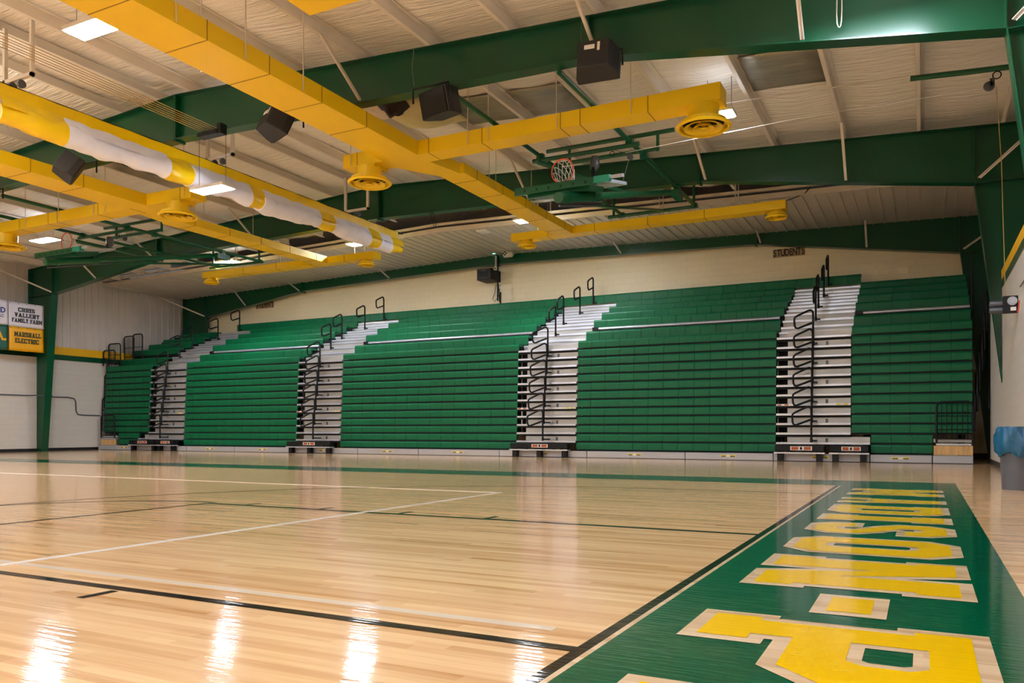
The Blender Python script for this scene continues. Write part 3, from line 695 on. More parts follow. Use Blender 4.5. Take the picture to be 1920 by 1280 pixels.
# ------------------------------------------------------------------ ducts
def diffuser(c, r, neck, parent):
    z = c[2]; X, Y = c[0], c[1]
    mb = MB()
    mb.lathe([(r * .84, z + .05), (r * .86, z + .012), (r * .92, z), (r, z + .03), (r * .995, z + .045), (r * .9, z + .06), (r * .6, z + .13), (r * .56, z + .15), (r * .56, z + neck), (r * .53, z + neck), (r * .53, z + .14), (r * .84, z + .12), (r * .84, z + .05)], (X, Y, 0), 44)
    d = mb.build('diffuser', 'yellow', parent, smooth=True)
    for a, b, h in ((.48, .7, .0), (.25, .4, -.012)):
        MB().lathe([(r * a, z + h + .075), (r * (a + .06), z + h + .03), (r * b, z + h + .004), (r * b, z + h + .014), (r * (a + .07), z + h + .045), (r * (a + .015), z + h + .085)], (X, Y, 0), 40).build('cone_ring', 'yellow', d, smooth=True)
    MB().lathe([(0, z - .02), (r * .15, z - .018), (r * .17, z - .008), (r * .12, z + .01), (r * .05, z + .06), (0, z + .06)], (X, Y, 0), 28).build('centre_cone', 'yellow', d, smooth=True)
    MB().lathe([(0, z + .1), (r * .8, z + .1), (r * .8, z + .095), (0, z + .095)], (X, Y, 0), 28).build('gap_shade_disc', 'dark', d)  # dark disc stands in for the shade between the cone rings
    for k in range(3):
        a = k * 2 * PI / 3 + .4; MB().bar((X, Y, z + .055), (X + r * .8 * math.cos(a), Y + r * .8 * math.sin(a), z + .06), .01, .01).build('strut', 'yellow', d)
ZD, ZT = 6.2, 6.48
def duct_x(name, t, x0, x1, y0, y1, z0, z1, joints):
    d = MB().box(x0, x1, y0, y1, z0, z1).build(name, 'yellow', t)
    for j in joints: MB().box(j - .007, j + .007, y0 - .004, y1 + .004, z0 - .004, z1 + .004).build('seam', 'seam', d)
    return d
def duct_y(name, t, x0, x1, y0, y1, z0, z1, joints):
    d = MB().box(x0, x1, y0, y1, z0, z1).build(name, 'yellow', t)
    for j in joints: MB().box(x0 - .004, x1 + .004, j - .007, j + .007, z0 - .004, z1 + .004).build('seam', 'seam', d)
    return d
def main_duct(t, s):
    m = (lambda x: x) if s > 0 else (lambda x: -26.51 - x)
    q = (lambda x: x) if s > 0 else (lambda x: -26.0 - x)
    o = lambda a, b, f=m: (min(f(a), f(b)), max(f(a), f(b)))
    a, b = o(-9.75, -8.91)
    duct_y('trunk', t, a, b, YN + .3, 13.37, ZD, ZT, [YN + .62 + 1.17 * i for i in range(17)])
    mb = MB().add([(m(-9.75), 13.37, ZD), (m(-8.91), 13.37, ZD), (m(-8.75), 14.25, ZD), (m(-9.23), 14.25, ZD), (m(-9.75), 13.37, ZT), (m(-8.91), 13.37, ZT), (m(-8.75), 14.25, ZT - .06), (m(-9.23), 14.25, ZT - .06)],
                  [(0, 1, 2, 3), (4, 7, 6, 5), (0, 4, 5, 1), (1, 5, 6, 2), (2, 6, 7, 3), (3, 7, 4, 0)])
    mb.build('reducer', 'yellow', t)
    a, b = o(-9.23, -8.65)
    duct_y('trunk_extension', t, a, b, 14.25, 19.985, ZD, ZT - .07, [14.8 + 1.17 * i for i in range(5)])
    def br_(a, b, y0, y1, zt, js, nm):
        lo, hi = o(a, b, q)
        if b == -8.91: lo, hi = (m(-8.91), hi) if s > 0 else (lo, m(-8.91))
        if b == -9.75: lo, hi = (lo, m(-9.75)) if s > 0 else (m(-9.75), hi)
        return duct_x(nm, t, lo, hi, y0, y1, ZD, zt, [q(x) for x in js])
    br = br_(-2.97, -8.91, 12.93, 13.37, ZT, (-8.65, -7.45, -5.83, -5.45, -4.2), 'branch')
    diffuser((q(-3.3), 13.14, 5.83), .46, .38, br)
    br = br_(-10.76, -9.75, 12.93, 13.37, ZT, (-10.4,), 'branch')
    MB().box(q(-10.18) - .24, q(-10.18) + .24, 12.9, 13.34, ZD - .07, ZD).build('neck_box', 'yellow', br)
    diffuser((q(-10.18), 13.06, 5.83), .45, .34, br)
    br = br_(-10.57, -3.01, 19.99, 20.37, ZT - .07, (-9.4, -8.0, -6.5, -5.0), 'end_branch')
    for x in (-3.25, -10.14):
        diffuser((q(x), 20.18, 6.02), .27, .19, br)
    rod = lambda x, y_, z, r_: MB().tube([(x, y_, z), (x, y_, ztop(x) + .1)], r_, 6).build('hanger_rod', 'white', t)
    for yy in (7.3, 8.5, 9.7): rod(m(-8.88), yy, ZT - .27, .01)
    for yy in (8.5,): rod(m(-9.79), yy, ZT - .27, .01)
    for xx in (-7.75, -7.3, -5.9, -4.5, -10.55): rod(q(xx), 12.91, ZD + .02, .009)
    for yy in (15.3, 15.6, 17.4): rod(m(-8.63), yy, ZD + .02, .008)
    for xx in (-6.3, -6.2, -4.3, -4.22, -9.9, -9.5): rod(q(xx), 20.39, ZD + .02, .013)
t = thing('air_duct', 'large yellow air duct crossing the right half of the ceiling', 'duct', (-9.3, 8, ZD)); main_duct(t, 1)
t = thing('air_duct', 'yellow air duct on the left half of the ceiling', 'duct', (-17.2, 8, ZD)); main_duct(t, -1)
tag(MB().box(-7.51, -5.5, 6.2, 8.33, 6.45, 6.9).build('duct_box', 'yellow'), 'yellow duct end cut off by the top edge of the photo', 'duct')

# ------------------------------------------------------------------ lights
def fixture(x, y, z, lab, up='added_uplamp', w=1.15, d=.42):
    t = thing('ceiling_light', lab, 'light', (x, y, z), 'hanging LED lights')
    MB().box(x - w / 2, x + w / 2, y - d / 2, y + d / 2, z + .012, z + .07).build('housing', 'white', t)
    MB().box(x - w / 2 + .03, x + w / 2 - .03, y - d / 2 + .02, y + d / 2 - .02, z, z + .012).build('lens', 'lamp', t)
    MB().box(x - w / 2 + .03, x + w / 2 - .03, y - d / 2 + .02, y + d / 2 - .02, z + .07, z + .075).build('added_uplight', up, t)  # glowing top panel added to brighten the ceiling
    mb = MB()
    for sx in (-.4, .4): mb.tube([(x + sx * w, y, z + .07), (x + sx * w, y, ztop(x) + .12)], .006, 6)
    mb.build('hanger_wire', 'wire', t)
LT = [(-24.1, 15.07, 6.6, 'bright LED light at the far left under the purlins'), (-13.1, 11.65, 5.72, 'bright LED light hanging low in front of the middle of the divider curtain'),
      (-10.85, 7.45, 6.6, 'bright LED light at top left beside the big yellow duct'), (-3.38, 14.65, 6.6, 'bright LED light behind the right diffuser'),
      (-16.6, 20.75, 6.9, 'bright LED light under the far end of the divider curtain'), (-22.5, 20.7, 6.85, 'bright LED light behind the left hoop'),
      (-10.25, 20.8, 6.95, 'bright LED light just behind the right duct run'), (-.6, 10.3, 6.4, 'LED light outside the frame near the right end of the near green frame'),
      (-16.5, 7.4, 6.6, 'LED light left of the photo in the second row'), (-22, 7.4, 6.6, 'LED light left of the photo in the second row by the wall'),
      (-3.2, .8, 6.6, 'LED light overhead right of the camera'), (-10.8, .8, 6.6, 'LED light overhead left of the camera'), (-16.5, .8, 6.6, 'LED light overhead further left of the camera'), (-23, .8, 6.6, 'LED light overhead far left of the camera'),
      (-3.2, -5, 6.6, 'LED light behind the camera on the right'), (-12, -5, 6.6, 'LED light behind the camera in the middle'), (-21, -5, 6.6, 'LED light behind the camera on the left')]
for i, a in enumerate(LT): fixture(*a, 'added_uplamp' if i < 8 else 'added_uplamp2', *{0: (1.0, .4), 1: (.95, .36), 2: (.8, .36), 3: (.55, .4), 4: (.85, .4), 5: (.9, .4)}.get(i, (1.15, .42)))

# ------------------------------------------------------------------ speakers
def speaker(x, Y, zt, rot, lab, front):
    t = thing('hanging_speaker', lab, 'speaker', (x, Y, zt), 'black speakers on the green frames')
    w, h, d = .66, .44, .4
    R_ = Matrix.Translation((x, Y, zt)) @ Matrix.Rotation(rot[1], 4, 'Z') @ Matrix.Rotation(rot[0], 4, 'X')
    def put(mb): mb.v = [tuple(R_ @ Vector(v)) for v in mb.v]; return mb
    # trapezoid cabinet: grille face at -y, narrower back
    c = MB().prism([(-w / 2, 0), (w / 2, 0), (w / 2, -.12), (w / 2 - .09, -d), (-w / 2 + .09, -d), (-w / 2, -.12)], (-h - .05, -.05), lambda u, v, q: (u, v if front else -v, q))
    put(c).build('cabinet', 'speaker', t, bevel=.015)
    s = -1 if front else 1
    g = MB().box(-w / 2 + .03, w / 2 - .03, .002, .02, -h - .03, -.07) if front else MB().box(-w / 2 + .03, w / 2 - .03, -.02, -.002, -h - .03, -.07)
    put(g).build('grille', 'black', t)
    p = MB().box(-.14, .02, s * (d + .008), s * d, -.2, -.13) if True else None
    p.box(.06, .1, s * (d + .006), s * d, -.24, -.1)
    put(p).build('terminal_plate', 'paper', t)
    MB().tube([(x - w / 2 - .02, Y, zt - .24), (x - w / 2 - .02, Y, zt), (x + w / 2 + .02, Y, zt), (x + w / 2 + .02, Y, zt - .24)], .018, 6).build('yoke', 'black', t)
    MB().tube([(x - .25, Y - .12, zt), (x - .28, Y - .14, zt + .3), (x - .24, Y - .14, zt + .6)], .006, 6).build('cable', 'wire', t)
R45 = math.radians
speaker(-4.44, 11.36, 6.57, (R45(-12), R45(6)), 'black speaker with white wiring hung right on the near green frame', True)
speaker(-7.4, 11.12, 6.56, (R45(14), R45(-14)), 'black speaker beside the torn insulation on the near green frame', False)
speaker(-10.8, 11.42, 6.72, (R45(-24), R45(-22)), 'black speaker tucked beneath the big yellow duct', True)
speaker(-15.6, 10.6, 6.33, (R45(-32), R45(-30)), 'black speaker in front of the left yellow duct', True)
speaker(-20.25, 11.42, 6.62, (R45(-20), R45(-20)), 'black speaker cut off by the left edge of the photo', True)

# ------------------------------------------------------------------ basketball hoops
def hoop(dx, dzb, lab):
    t = thing('basketball_hoop', lab, 'basketball hoop', (-6.2 + dx, 17, 6.5))
    V = lambda x, y_, z: (x + dx, y_, z)
    r = .045
    for x in (-7.22, -5.25):
        MB().tube([V(x, 11.6, 6.55), V(x, 20.15, 6.55)], r, 10).build('long_pipe', 'pipe', t, smooth=True)
    for y_, z, a, b in ((15.9, 6.98, -7.5, -4.6), (15.0, 6.47, -7.4, -5.05), (15.9, 6.65, -7.3, -4.95), (20.0, 6.52, -7.6, -5.2)):
        MB().tube([V(a, y_, z), V(b, y_, z)], r, 10).build('cross_pipe', 'pipe', t, smooth=True)
    for x, y_, z0, z1 in ((-6.95, 15.9, 6.6, 7.0), (-4.95, 15.9, 6.6, 7.0), (-7.45, 20.0, 6.5, 7.2), (-5.27, 20.0, 6.5, 7.25)):
        MB().tube([V(x, y_, z0), V(x, y_, z1)], .035, 8).build('hanger_pipe', 'pipe', t, smooth=True)
    mb = MB()
    for x in (-7.22, -5.25):
        for y_ in (15.0, 15.9, 18.4, 20.0):
            MB().box(x + dx - .07, x + dx + .07, y_ - .06, y_ + .06, 6.48, 6.598).build('pipe_clamp', 'pipe', t)
    MB().box(dx - 5.33, dx - 5.17, 18.15, 18.65, 6.3, 6.46).build('pivot_plate', 'pipe', t)
    # folded mast
    zb = 5.02 + dzb; a = V(-5.95, 13.1, zb); b = V(-5.42, 18.1, 6.38)
    A, B = Vector(a), Vector(b)
    MB().tube([a, tuple(A.lerp(B, .28))], .1, 16).build('mast', 'pipe', t, smooth=True)
    MB().tube([tuple(A.lerp(B, .26)), b], .07, 12).build('mast_arm', 'pipe', t, smooth=True)
    for f_ in (.05, .25): MB().tube([tuple(A.lerp(B, f_)), tuple(A.lerp(B, f_ + .02))], .115, 16).build('mast_clamp', 'pipe', t, smooth=True)
    MB().tube([V(-7.1, 14.6, 6.3), tuple(A.lerp(B, .6)), V(-5.35, 18.2, 6.4)], .05, 8).build('side_arm', 'pipe', t, smooth=True)
    MB().tube([V(-5.95, 13.15, zb - .14), V(-5.98, 15.2, zb + .38)], .022, 8).build('brace_tube', 'steelgrey', t, smooth=True)
    MB().tube([V(-5.98, 15.1, zb + .36), V(-6.05, 19.9, 6.5)], .03, 8).build('brace_pipe', 'pipe', t, smooth=True)
    # folded backboard, lying flat with its bottom edge to the camera
    yb = 13.55; z0 = 5.33 + dzb; sl = .22
    def plane(x0, x1, u0, u1, h0, h1):
        return [V(x, yb + u, z0 + sl * u + h) for h in (h0, h1) for u in (u0, u1) for x in (x0, x1)]
    BX = [(0, 2, 3, 1), (4, 5, 7, 6), (0, 1, 5, 4), (2, 6, 7, 3), (0, 4, 6, 2), (1, 3, 7, 5)]
    MB().add(plane(-6.95, -5.25, .06, 1.05, .03, .06), BX).build('board_glass', 'glass', t)
    mb = MB()
    for x0, x1, u0, u1 in ((-7.03, -6.95, 0, 1.1), (-5.25, -5.17, 0, 1.1), (-7.03, -5.17, 1.04, 1.1)): mb.add(plane(x0, x1, u0, u1, 0, .06), BX)
    mb.build('board_frame', 'alu', t)
    p = MB().add(plane(-7.06, -5.4, -.05, .06, -.02, .12), BX).build('bottom_pad', 'pipe', t)
    MB().add(plane(-5.42, -5.12, -.055, .08, .0, .125), BX).build('corner_pad', 'tealpad', t)
    MB().add(plane(-5.12, -4.88, .0, .08, .05, .11), BX).build('board_corner', 'alu', t)
    MB().add(plane(-6.85, -5.55, .1, .8, -.09, .0), BX).build('board_bracket', 'pipe', t)
    mb = MB()
    for k in range(6): mb.add(plane(-6.85 + .25 * k, -6.82 + .25 * k, -.056, -.05, .02, .07), BX)
    mb.build('pad_slot', 'black', p)
    # rim stands up from the board
    zc = z0 + .43; yc = 13.85
    rm = [V(-6.2 + .23 * math.cos(q), yc, zc + .23 * math.sin(q)) for q in [2 * PI * k / 36 for k in range(36)]]
    rim = MB().tube(rm, .012, 8, closed=True).build('rim', 'orange', t, smooth=True)
    MB().add([V(-6.31, yc - .06, z0 + .08), V(-6.06, yc - .06, z0 + .08), V(-6.13, yc - .01, zc - .2), V(-6.26, yc - .01, zc - .2), V(-6.31, yc + .06, z0 + .08), V(-6.06, yc + .06, z0 + .08), V(-6.13, yc + .015, zc - .2), V(-6.26, yc + .015, zc - .2)], BX[:0] + [(0, 1, 2, 3), (7, 6, 5, 4), (0, 4, 5, 1), (1, 5, 6, 2), (2, 6, 7, 3), (3, 7, 4, 0)]).build('rim_bracket', 'orange', t)
    rnd = random.Random(3)
    mb = MB(); nn = 12; L = []
    for k in range(nn):
        q = 2 * PI * k / nn; path = []
        for i in range(5):
            f_ = i / 4
            rr = .225 * (1 - .45 * f_)
            w = (.5 if i % 2 else 0) * 2 * PI / nn
            p_ = Vector((-6.2 + dx + rr * math.cos(q + w), yc + .05 + .3 * f_ * (1 - .35 * f_), zc + rr * math.sin(q + w) - .26 * f_ ** 1.4))
            path.append(p_)
        L.append(path)
    for k in range(nn):
        for i in range(4):
            a_ = L[k][i]
            if i % 2 == 0: tg = (L[k][i + 1], L[k - 1][i + 1])
            else: tg = (L[k][i + 1], L[(k + 1) % nn][i + 1])
            for b_ in tg: mb.tube([tuple(a_), tuple(b_)], .0055, 5)
    mb.build('net', 'net', t)
    # safety lock and hoist cable
    MB().lathe([(0, .13), (.07, .12), (.1, .04), (.1, -.1), (.06, -.16), (0, -.17)], V(-6.0, 15.0, 6.24), 16).build('safety_lock', 'steelgrey', t, smooth=True)
    MB().box(dx - 6.03, dx - 5.97, 14.9, 14.94, z0 + .3, 6.12).build('lock_strap', 'black', t)
    MB().tube([V(-5.55, 15.0, 6.42), V(-5.2, 14.9, 6.25), V(-5.1, 14.2, z0 + .2)], .006, 6).build('hoist_cable', 'wire', t)
    MB().tube([tuple(Vector(V(-5.62, 15.0, 6.36)) + Vector((.05 * math.cos(q), 0, .05 * math.sin(q)))) for q in [2 * PI * k / 14 for k in range(14)]], .008, 6, closed=True).build('cable_ring', 'black', t)
    MB().lathe([(0, .03), (.06, .03), (.06, -.03), (0, -.03)], V(-5.2, 14.9, 6.2), 14, 'y').build('pulley', 'steelgrey', t, smooth=True)
hoop(0, 0, 'folded ceiling hoop with orange rim under the right yellow duct')
hoop(-15.0, .25, 'folded ceiling hoop with green frame above the left column and banners')

# ------------------------------------------------------------------ divider curtain
t = thing('divider_curtain', 'rolled-up yellow and white divider curtain hanging along the ridge', 'curtain', (XC, 12, 6.3))
rnd = random.Random(11)
y0c, y1c = 3.0, 19.1
mb = MB(); seg = 60
pts = []
for i in range(seg + 1):
    yy = y0c + (y1c - y0c) * i / seg
    pts.append((yy, .015 * math.sin(i * 1.9)))
vs = []
for yy, w in pts:
    for z in (6.62, 6.5, 6.38): vs.append((XC + .09 + w, yy, z))
    for z in (6.38, 6.5, 6.62): vs.append((XC - .03 + w, yy, z))
n = 6
mb.add(vs, [(i * n + k, i * n + (k + 1) % n, (i + 1) * n + (k + 1) % n, (i + 1) * n + k) for i in range(seg) for k in range(n)] + [tuple(range(n)), tuple(seg * n + k for k in range(n))])
mb.build('top_band', 'yelvinyl', t, smooth=True)
bands = [(3.0, 7.9, 'yelvinyl'), (7.9, 9.0, 'yelvinyl'), (9.0, 11.15, 'whitecloth'), (11.15, 11.75, 'yelvinyl'), (11.75, 13.35, 'whitecloth'), (13.35, 13.75, 'yelvinyl'), (13.75, 15.7, 'whitecloth'), (15.7, 16.25, 'yelvinyl'), (16.25, 17.7, 'whitecloth'), (17.7, 18.2, 'yelvinyl'), (18.2, 18.75, 'whitecloth'), (18.75, 19.3, 'yelvinyl')]
for a, b, m in bands[1:]:
    k = max(4, int((b - a) / .12)); P = []; Rr = []
    end = b > 19.2
    for i in range(k + 1):
        yy = a + (b - a) * i / k; f_ = i / k
        sag = .05 * math.sin(PI * ((yy - 3) % 4.4) / 4.4)
        P.append((XC + .03 + .025 * math.sin(yy * 3), yy, 6.17 - sag + .014 * math.sin(yy * 7)))
        r_ = (.2 if m == 'whitecloth' else .185) + .025 * math.sin(yy * 2.3) + .012 * math.sin(yy * 9.1) + rnd.uniform(-.016, .016)
        if end: r_ *= 1 - .55 * f_
        if yy < 9.0: r_ *= 1.0
        Rr.append(r_)
    MB().tube(P, Rr, 14).build('roll', m, t, smooth=True)
    # sheet between the band and the roll
    mb = MB(); S = []
    for i in range(k + 1):
        yy = a + (b - a) * i / k
        w = .018 * math.sin(yy * 11)
        S += [(XC + .1 + w, yy, 6.42), (XC + .17 + w, yy, 6.3), (XC + .22 + w, yy, 6.2)]
    mb.add(S, [(i * 3 + q, i * 3 + q + 1, (i + 1) * 3 + q + 1, (i + 1) * 3 + q) for i in range(k) for q in range(2)])
    mb.build('gathered_sheet', m, t, smooth=True)
MB().tube([(XC + .03, 3, 6.64), (XC + .03, 19.4, 6.64)], .02, 8).build('batten_pipe', 'black', t)
# hanger brackets
for i, yy in enumerate((8.25, 12.6, 17.3)):
    t = thing('hanger_bracket', 'white U-shaped bracket hanging from the ridge purlins, %s from the camera' % ORD[i], 'bracket', (XC, yy, 6.8), 'curtain hanger brackets')
    for x in (XC - .36, XC + .4): MB().box(x - .03, x + .03, yy - .03, yy + .03, 6.8, ztop(x) + .02).build('leg', 'white', t)
    MB().box(XC - .39, XC + .43, yy - .03, yy + .03, 6.8, 6.86).build('cross_bar', 'white', t)
    MB().lathe([(0, .03), (.07, .03), (.07, -.03), (0, -.03)], (XC + .1, yy, 6.72), 12, 'x').lathe([(0, .03), (.07, .03), (.07, -.03), (0, -.03)], (XC - .15, yy, 6.72), 12, 'x').build('pulley', 'steelgrey', t, smooth=True)
# hoist ropes and pulley block
t = thing('pulley_block', 'black pulley block clamped under the near green frame', 'pulley', (-12.75, 11.45, 6.75))
MB().box(-13.05, -12.5, 11.22, 11.4, 6.66, 6.74).box(-12.52, -12.42, 11.24, 11.4, 6.66, 6.86).build('clamp_plate', 'black', t)
mb = MB()
for k in range(6): mb.lathe([(0, .02), (.06, .02), (.06, -.02), (0, -.02)], (-13.0 + .085 * k, 11.3, 6.72), 12, 'x')
mb.build('sheaves', 'black', t)
for k in range(6):
    tag(MB().tube([(-13.0 + .085 * k, 11.3, 6.788), (-13.02 + .1 * k, 2.0, 6.86 + .012 * (k % 2))], .007, 6).build('hoist_rope', 'rope'), 'thin tan hoist rope running above the curtain to the black pulley block', 'rope', 'curtain hoist ropes')

# ------------------------------------------------------------------ roof details
PT = [(-2.92, -1.58, 14.0, 15.5, 'in the rightmost patched bay'), (-7.5, -6.12, 13.95, 15.3, 'behind the green hoop pipe'), (-9.05, -7.68, 13.95, 15.3, 'between the green hoop pipes and the torn patch'),
      (-12.2, -10.8, 13.6, 15.2, 'left of the big yellow duct'), (-18.6, -17.1, 13.6, 15.0, 'left of the divider curtain')]
for a, b, y0, y1, w in PT:
    mb = MB(); k = 14; vs = []
    for i in range(k + 1):
        for j in range(5):
            x = a + (b - a) * j / 4; yy = y0 + (y1 - y0) * i / k
            vs.append((x, yy, ztop(x) + .155 + .012 * math.sin(i * 1.3 + j) - .03 * math.sin(PI * j / 4) * math.sin(PI * i / k)))
    mb.add(vs, [(i * 5 + j, i * 5 + j + 1, (i + 1) * 5 + j + 1, (i + 1) * 5 + j) for i in range(k) for j in range(4)])
    o = mb.build('foil_patch', 'silver', smooth=True); sd = o.modifiers.new('t', 'SOLIDIFY'); sd.thickness = .008
    tag(o, 'silver foil roof patch ' + w, 'patch', 'foil patches')
# torn insulation near the near frame
t = thing('torn_insulation', 'torn sagging roof insulation with dark brown backing beside the big yellow duct', 'insulation', (-9.9, 13, 7.4))
mb = MB(); k = 12; vs = []
for i in range(k + 1):
    for j in range(k + 1):
        u, v = i / k, j / k
        x = -10.25 + 1.5 * u; yy = 13.2 + 1.4 * v
        vs.append((x, yy, ztop(x) - .03 - .24 * math.sin(PI * u) * math.sin(PI * v) ** .7))
mb.add(vs, [(i * (k + 1) + j, (i + 1) * (k + 1) + j, (i + 1) * (k + 1) + j + 1, i * (k + 1) + j + 1) for i in range(k) for j in range(k)])
o = mb.build('sagging_batt', 'tear', t, smooth=True); sd = o.modifiers.new('t', 'SOLIDIFY'); sd.thickness = .02
def flap(name, m, c, ax, ay, az, tw):
    mb = MB(); vs = []; k = 10
    for i in range(k + 1):
        for j in range(k + 1):
            a_ = PI * i / k; b_ = 2 * PI * j / k
            r_ = 1 + .18 * math.sin(3 * b_ + tw) + .12 * math.sin(5 * a_ + tw)
            vs.append((c[0] + ax * r_ * math.sin(a_) * math.cos(b_), c[1] + ay * r_ * math.sin(a_) * math.sin(b_), c[2] + az * r_ * math.cos(a_)))
    mb.add(vs, [(i * (k + 1) + j, (i + 1) * (k + 1) + j, (i + 1) * (k + 1) + j + 1, i * (k + 1) + j + 1) for i in range(k) for j in range(k)])
    return mb.build(name, m, t, smooth=True)
flap('hanging_backing', 'rag', (-9.55, 13.0, 7.3), .29, .24, .17, .4)
mb = MB().tube([(-9.7, 12.95, 7.3), (-9.82, 12.8, 7.42), (-9.86, 12.72, 7.58)], [.11, .08, .06], 8); mb.build('backing_tail', 'rag', t, smooth=True)
flap('torn_facing', 'tear2', (-10.15, 13.2, 7.42), .32, .5, .06, 1.7)
# right-hand pipe, pulley and cord
t = thing('pulley_pipe', 'dark green pipe under the roof beside the right column, with a grey pulley', 'pipe', (.55, 14.9, 6.7))
MB().tube([(-.2, 14.9, 6.76), (1.3, 14.9, 6.66)], .045, 10).build('pipe', 'pipe', t, smooth=True)
MB().tube([(1.07 + .06 * math.cos(q), 14.88, 6.56 + .06 * math.sin(q)) for q in [2 * PI * k / 14 for k in range(14)]], .01, 6, closed=True).build('ring', 'black', t)
MB().lathe([(0, .02), (.07, .02), (.085, 0), (.07, -.02), (0, -.02)], (.96, 14.88, 6.4), 16, 'y').box(.97, 1.04, 14.86, 14.9, 6.4, 6.52).build('pulley', 'steelgrey', t, smooth=True)
tag(MB().tube([(1.24, 15.5, 2.98), (1.15, 15.1, 5.2), (1.06, 14.88, 6.38)], .006, 6).build('winch_cord', 'rope'), 'thin cord dropping from the pulley to the wall winch', 'cord')
tag(MB().tube([(.86, 14.88, 6.38), (-2.0, 14.7, 6.33), (-5.3, 14.9, 6.3)], .006, 6).build('white_cable', 'net'), 'thin white cord running from the right pulley toward the hoop', 'cord')
tag(MB().tube([(-3.35, 15.05, 6.98), (-1.7, 15.0, 6.9), (-.15, 14.95, 6.83)], .009, 6).build('thin_conduit', 'white'), 'thin white conduit running across the purlins to the dark green pulley pipe', 'conduit')
tag(MB().tube([(-1.04, 11.405, 7.05), (-1.05, 11.405, 6.4), (-1.045, 11.405, 6.28), (-1.03, 11.405, 6.23), (-1.015, 11.405, 6.22), (-1.0, 11.405, 6.24), (-.99, 11.405, 6.3), (-.985, 11.405, 6.45), (-.985, 11.405, 7.05)], .008, 6).build('cable_loop', 'white'), 'white cable loop hanging over the near green frame at the top edge of the photo', 'cable')
# wall winch
t = thing('wall_winch', 'black hoist winch with grey motor cylinders on the right wall', 'winch', (1.3, 15.5, 2.76))
MB().box(1.19, 1.41, 15.35, 15.5, 2.75, 3.03).build('gearbox', 'black', t, bevel=.01)
MB().lathe([(0, 0), (.05, 0), (.05, .02), (.062, .02), (.062, 0), (.072, 0), (.075, .03), (0, .03)], (1.325, 15.325, 2.94), 24, 'y').build('output_dial', 'alu', t, smooth=True)
for z in (2.92, 2.81): MB().lathe([(0, 1.0), (.045, 1.0), (.055, 1.02), (.055, 1.19), (0, 1.19)], (0, 15.45, z), 20, 'x').build('motor', 'steelgrey', t, smooth=True)
MB().box(1.3, 1.38, 15.345, 15.35, 2.78, 2.84).build('label_plate', 'paper', t)
MB().tube([(1.4, 15.42, 2.8), (1.405, 15.3, 2.74), (1.405, 15.1, 2.9)], .014, 6).build('cable', 'orange', t)
tag(MB().tube([(1.395, 14.9, 3.1), (1.395, 14.2, 3.1), (1.395, 13.8, 3.35)], .012, 6).build('wall_conduit', 'steelgrey'), 'grey conduit on the right wall beside the winch', 'conduit')

# ------------------------------------------------------------------ end wall items
def sign(x0, x1, z0, z1, lab):
    t = thing('students_sign', lab, 'sign', ((x0 + x1) / 2, YE - .02, (z0 + z1) / 2))
    cx, cz = (x0 + x1) / 2, (z0 + z1) / 2; n = 8; w = (x1 - x0) / n
    for k, ch in enumerate('STUDENTS'):
        b = MB().box(x0 + w * k + .002, x0 + w * (k + 1) - .002, YE - .02, YE, z0, z1).build('letter_tile', 'signboard', t)
        text(ch, (z1 - z0) * 1.2, 'letterblack', 'letter', b, Matrix.Translation((x0 + w * (k + .5), YE - .022, cz)) @ Matrix.Rotation(PI / 2, 4, 'X'), sx=.66, bold=.006)
sign(-26.23, -25.2, 6.11, 6.38, 'tan STUDENTS sign with black letters at the left of the beige wall')
sign(-4.25, -3.28, 6.22, 6.47, 'tan STUDENTS sign with black letters at the right of the beige wall')
t = thing('network_cabinet', 'black wall-mounted equipment cabinet with glass door on the beige wall', 'cabinet', (-14.3, 25.2, 6.26))
MB().box(-14.62, -14.02, 25.0, YE, 6.27, 6.67).build('body', 'black', t, bevel=.01)
d = MB().box(-14.6, -14.04, 24.98, 25.0, 6.29, 6.65).build('door', 'speaker', t)
MB().box(-14.52, -14.14, 24.972, 24.98, 6.36, 6.57).build('door_window', 'black', d)
MB().box(-14.4, -14.25, 24.972, 24.98, 6.59, 6.62).build('badge', 'steelgrey', d)
t = thing('wall_conduit', 'thick black cable trunk running up the beige wall right of the equipment cabinet', 'conduit', (-13.86, 25.2, 5.5))
MB().tube([(-13.86, 25.2, 5.5), (-13.86, 25.2, 7.1)], .03, 8).build('conduit', 'black', t)
MB().tube([(-13.78, 25.18, 5.45), (-13.8, 25.18, 5.9), (-13.82, 25.18, 6.1)], .018, 6).build('loose_cable', 'black', t)
MB().tube([(-13.9, 25.16, 6.6), (-13.9, 25.16, 7.12)], .018, 6).build('grey_conduit', 'white', t)
tag(MB().tube([(-14.02, 25.69, 5.3), (-14.02, 25.69, 5.9)], .028, 8).build('short_conduit', 'black'), 'short black conduit rising from the top bench under the cabinet', 'conduit')
tag(MB().tube([(-14.2, 25.7, 6.24), (-14.25, 25.69, 5.9), (-14.3, 25.6, 5.65), (-14.2, 25.6, 5.55), (-14.05, 25.62, 5.75), (-14.0, 25.62, 6.0), (-14.1, 25.6, 6.1), (-14.0, 25.69, 6.15)], .01, 6).build('dangling_cable', 'black'), 'tangled thin black cable dangling below the equipment cabinet', 'cable')
t = thing('wall_outlet', 'small pale box with a round socket under the green frame', 'box', (-13.95, 25.66, 6.6))
MB().box(-14.02, -13.9, 25.2, 25.24, 6.63, 6.74).build('body', 'paper', t); MB().lathe([(0, 0), (.03, 0), (.03, .01), (0, .01)], (-13.97, 25.19, 6.68), 12, 'y').build('socket', 'black', t)
t = thing('wall_camera', 'white rounded camera unit on a bracket on the end frame', 'camera', (-13.3, 25.0, 7.1))
